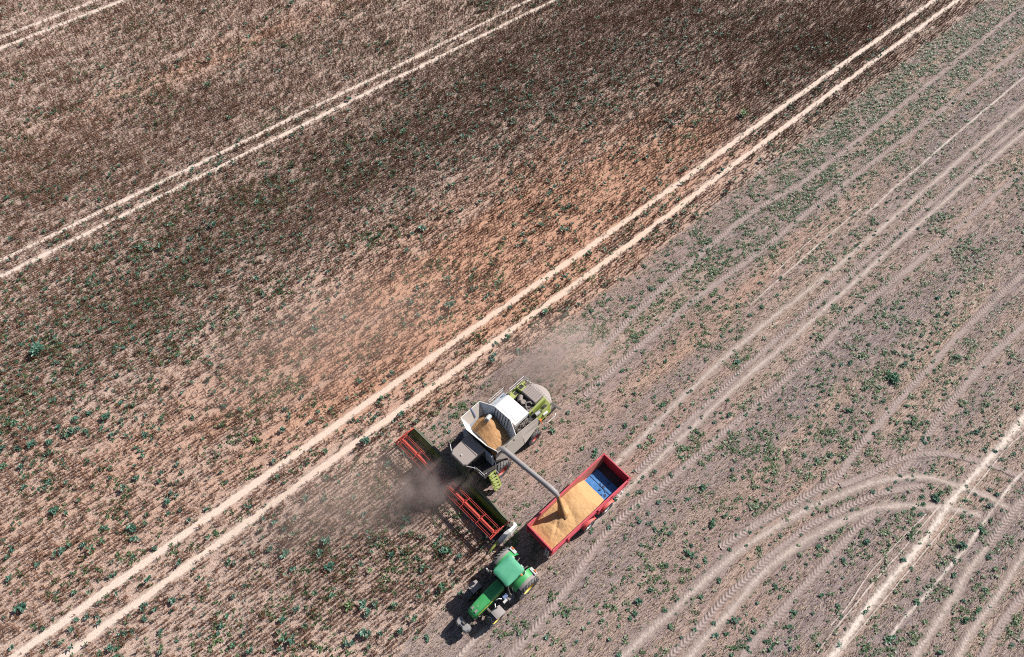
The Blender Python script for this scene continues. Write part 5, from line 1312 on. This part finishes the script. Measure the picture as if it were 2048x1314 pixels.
    b = MB(); b.tube([(3.18,Y0+.1,0.62),(3.18,Y1-.1,0.62)],0.20,14)
    fa = b.build('feed_auger', M['black'], hd, smooth=True)
    for y0_, y1_, sg in ((Y0+.15,-0.75,1),(0.75,Y1-.15,-1)):
        b = MB(); vs = []; nn = int((y1_-y0_)/0.5*14)
        for i in range(nn+1):
            t = 2*math.pi*i/14*sg; y = y0_ + (y1_-y0_)*i/nn
            vs += [(3.18+.2*math.cos(t),y,0.62+.2*math.sin(t)),(3.18+.31*math.cos(t),y,0.62+.31*math.sin(t))]
        b.add(vs, [(2*i,2*i+1,2*i+3,2*i+2) for i in range(nn)])
        b.build('auger_flight', M['hgreen'], hd, solid=0.01)
    b = MB()
    b.beam((4.12,Y0,0.13),(4.12,Y1,0.13),0.05,0.03)
    for y in np.arange(Y0+.05,Y1,0.15): b.add([(4.10,y-.03,0.13),(4.10,y+.03,0.13),(4.26,y,0.12),(4.10,y,0.16)],[(0,1,2),(0,2,3),(1,3,2)])
    b.build('knife_bar', M['steel'], hd)
    # reel
    RX, RZ, RR = 3.83, 1.42, 0.52
    ry0, ry1 = -5.12, 5.32
    b = MB(); b.tube([(RX,ry0,RZ),(RX,ry1,RZ)],0.105,14)
    b.build('reel_shaft', M['reel'], hd, smooth=True)
    ang = [R(4+60*k) for k in range(6)]
    for y in (-5.08,-3.25,-1.4,0.4,2.1,3.8,5.26):
        b = MB()
        for a in ang:
            b.beam((RX,y,RZ),(RX+RR*math.cos(a),y,RZ+RR*math.sin(a)),0.03,0.035,(0,1,0))
            a2 = a + R(60)
            if y == -5.08: b.beam((RX+RR*math.cos(a),y,RZ+RR*math.sin(a)),(RX+RR*math.cos(a2),y,RZ+RR*math.sin(a2)),0.035,0.05,(0,1,0))
            b.beam((RX+.22*math.cos(a),y-.05,RZ+.22*math.sin(a)),(RX+.22*math.cos(a2),y-.05,RZ+.22*math.sin(a2)),0.03,0.06,(0,1,0))
        b.build('reel_spider', M['reel'], hd)
    for k, a in enumerate(ang):
        cx_, cz_ = RX+RR*math.cos(a), RZ+RR*math.sin(a)
        b = MB(); b.tube([(cx_,ry0,cz_),(cx_,ry1,cz_)],0.017,6)
        bt = b.build('reel_bat', M['reel'], hd, smooth=True)
        b = MB()
        for y in np.arange(ry0+.08, ry1, 0.16): b.beam((cx_,y,cz_),(cx_-.07,y,cz_-.24),0.010,0.010,(0,1,0))
        b.build('tine', M['dark'], bt)
    for s, y in ((1,5.40),(-1,-5.20)):
        b = MB(); b.beam((2.55,y,1.42),(3.2,y,1.56),0.09,0.12,(0,0,1)); b.beam((3.2,y,1.56),(4.42,y,1.50),0.08,0.14,(0,0,1))
        b.build('reel_arm', M['reel'], hd, bevel=0.01)
    # dividers: end sheets and the pointed noses
    for s, y in ((1,Y1+.10),(-1,Y0-.08)):
        b = MB(); b.plate([(2.35,y,1.25),(2.35,y,0.15),(4.2,y,0.12),(4.25,y,0.35),(3.2,y,0.75),(2.75,y,1.35)],0.05,(0,-s,0))
        b.build('end_sheet', M['darkgreen'] if s < 0 else M['dark'], hd, bevel=0.01)
    rings = [[(2.15,Y1+.12,0.45),(2.15,Y1+.50,0.45),(2.15,Y1+.46,0.95),(2.15,Y1+.16,0.98)],[(2.9,Y1+.12,0.30),(2.9,Y1+.58,0.30),(2.9,Y1+.50,0.95),(2.9,Y1+.18,1.0)],
             [(3.7,Y1+.12,0.15),(3.7,Y1+.46,0.15),(3.7,Y1+.40,0.62),(3.7,Y1+.16,0.68)],[(4.15,Y1+.14,0.12),(4.15,Y1+.34,0.12),(4.15,Y1+.30,0.38),(4.15,Y1+.16,0.40)]]
    b = MB(); b.loft(rings); dv = b.build('divider', M['tankwhite'], hd, bevel=0.02)
    b = MB(); b.tube([(3.9,Y1+.22,0.52),(4.4,Y1+.25,0.36),(4.95,Y1+.26,0.16)],[0.12,0.10,0.02],8)
    b.build('divider_nose', M['lime'], hd, smooth=True)
    b = MB(); b.box(2.35,2.75,Y1+.08,Y1+.30,0.98,1.22); b.build('drive_box', M['dark'], hd, bevel=0.03)
    rings = [[(2.4,Y0-.30,0.3),(2.4,Y0-.10,0.3),(2.4,Y0-.10,0.9),(2.4,Y0-.26,0.9)],[(3.6,Y0-.28,0.15),(3.6,Y0-.10,0.15),(3.6,Y0-.12,0.55),(3.6,Y0-.22,0.55)],[(4.6,Y0-.18,0.1),(4.6,Y0-.14,0.1),(4.6,Y0-.14,0.14),(4.6,Y0-.18,0.14)]]
    b = MB(); b.loft(rings); b.build('divider', M['darkgreen'], hd, bevel=0.01)
    # ---------------------------------------------------------- grain in the tank
    n, k = 60, 80
    xs = np.linspace(-1.98, 0.16, n); ys = np.linspace(-1.62, 1.72, k)
    Xg, Yg = np.meshgrid(xs, ys, indexing='ij')
    Zg = 3.78 - 0.42*np.sqrt((Xg+0.75)**2 + (Yg-0.45)**2 + 0.05)
    Zg = np.maximum(Zg, 3.95 - 0.62*np.sqrt((Xg+1.15)**2 + (Yg+0.45)**2 + 0.03))
    Zg = Zg + 0.06*(vnoise(Xg*3, Yg*3, 81, 3)-0.5) + 0.03*(vnoise(Xg*9, Yg*9, 82, 2)-0.5) - 0.05*np.exp(-((Xg+0.9+0.5*(Yg-0.9))/0.06)**2)*smoothstep(0.5,0.9,Yg)
    # keep it inside the flaps: at each height they stand at the trough plus their slope outward
    for y_lim, s in ((1.50, 1), (-1.50, -1)):
        pass
    ex = np.maximum(np.maximum(Xg-(0.02-0.15*np.clip(np.abs(Yg)-0.85,0,1)), (-1.86+0.25*np.clip(np.abs(Yg)-0.85,0,1))-Xg), np.abs(Yg)-1.52)
    Zg = np.where(ex > 0, Zg - ex*2.0, Zg)
    Zg = np.maximum(Zg, 2.6)
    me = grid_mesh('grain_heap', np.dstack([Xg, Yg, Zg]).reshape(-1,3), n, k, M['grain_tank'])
    o = bpy.data.objects.new('grain_heap', me); link(o)
    o.location = (*CO_O, 0); o.rotation_euler = (0,0,CO_A)
    tag(o, 'brown gold grain piled up in the open tank of the combine', 'grain', kind='stuff')
    # the falling stream from the spout down on to the load
    def loc2w(a, O_, x, y): return (O_[0]+x*math.cos(a)-y*math.sin(a), O_[1]+x*math.sin(a)+y*math.cos(a))
    p0 = Vector((*loc2w(CO_A, CO_O, -0.60, 7.10), 3.95)); p1 = Vector((*loc2w(TL_A, TL_O, 2.30, -0.28), 2.28))
    b = MB()
    for q in range(5):               # ragged strands that spread as they fall
        rq = random.Random(60+q); dx, dy = rq.uniform(-1,1), rq.uniform(-1,1)
        pts = []; rs = []
        for f in np.linspace(0, 1, 13):
            p = p0.lerp(p1, f) + Vector((0,0,0.85*f*(1-f)))
            sp_ = 0.05 + 0.17*f*f
            pts.append(p + Vector((dx*sp_ + rq.uniform(-.02,.02), dy*sp_ + rq.uniform(-.02,.02), 0))); rs.append((0.10 + 0.05*f + 0.12*max(0, f-.8)*3)*rq.uniform(.85, 1.15))
        pts.append(p1 + Vector((dx*.35, dy*.35, -.12))); rs.append(0.30)
        b.tube(pts, rs, 10)
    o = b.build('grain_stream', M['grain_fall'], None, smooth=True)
    tag(o, 'stream of grain falling from the grey spout into the trailer', 'grain stream', kind='stuff')
    return T
build_tractor(); build_trailer(); build_combine()

# ------------------------------------------------------------------ dust
def dust_cloud(label, centre, size, rz, density, col, scale, thr, seed, tilt=0.0, hard=0.25, aniso=0.1):
    b = MB()
    import bmesh
    bm = bmesh.new(); bmesh.ops.create_icosphere(bm, subdivisions=3, radius=1.0)
    me = bpy.data.meshes.new('dust_cloud'); bm.to_mesh(me); bm.free()
    m = bpy.data.materials.new('dust'); m.use_nodes = True; nt = m.node_tree
    nt.nodes.remove(nt.nodes['Principled BSDF'])
    vol = N(nt, 'ShaderNodeVolumePrincipled')
    vol.inputs['Color'].default_value = (*col, 1); vol.inputs['Anisotropy'].default_value = aniso
    tc = N(nt, 'ShaderNodeTexCoord')
    ln = N(nt, 'ShaderNodeVectorMath', operation='LENGTH'); nt.links.new(tc.outputs['Object'], ln.inputs[0])
    fall = math_(nt, 'SUBTRACT', 1.0, ln.outputs['Value'], True)
    mp = N(nt, 'ShaderNodeMapping'); mp.inputs['Scale'].default_value = tuple(s*scale for s in size); mp.inputs['Location'].default_value = (seed*3.7, seed*1.3, 0)
    nt.links.new(tc.outputs['Object'], mp.inputs['Vector'])
    n = noise(nt, mp.outputs[0], 1.0, 4, 0.6)
    d = math_(nt, 'SUBTRACT', math_(nt, 'ADD', n, math_(nt, 'MULTIPLY', fall, 0.55)), thr)
    d = math_(nt, 'DIVIDE', d, hard, True)
    d = math_(nt, 'MULTIPLY', d, math_(nt, 'MULTIPLY', math_(nt, 'POWER', fall, 0.8), density))
    nt.links.new(d, vol.inputs['Density'])
    nt.links.new(vol.outputs[0], nt.nodes['Material Output'].inputs['Volume'])
    me.materials.append(m)
    o = bpy.data.objects.new('dust_cloud', me)
    o.location = centre; o.scale = size; o.rotation_euler = (0, tilt, rz)
    link(o); tag(o, label, 'dust', kind='stuff')
    return o
def at(px, py, z): return (*G(px, py, z), z)
dust_cloud('dense grey dust billowing over the middle of the cutting header', at(876,962,1.7), (4.8,2.7,1.8), R(25), 1.15, (0.54,0.455,0.43), 0.60, 0.60, 1, hard=0.28)
dust_cloud('thin brown dust drifting over the crop in front of the header', at(720,990,1.2), (10.5,5.0,1.4), R(18), 0.20, (0.86,0.73,0.65), 0.30, 0.50, 2)
dust_cloud('pale dust and chaff blown out behind the combine', at(1115,705,2.0), (8.0,4.8,2.2), R(20), 0.26, (0.80,0.68,0.63), 0.36, 0.56, 3)
dust_cloud('faint veil of dust over the crop left of the combine', at(690,660,1.4), (17,7.5,1.5), R(28), 0.10, (0.94,0.79,0.70), 0.17, 0.45, 4)
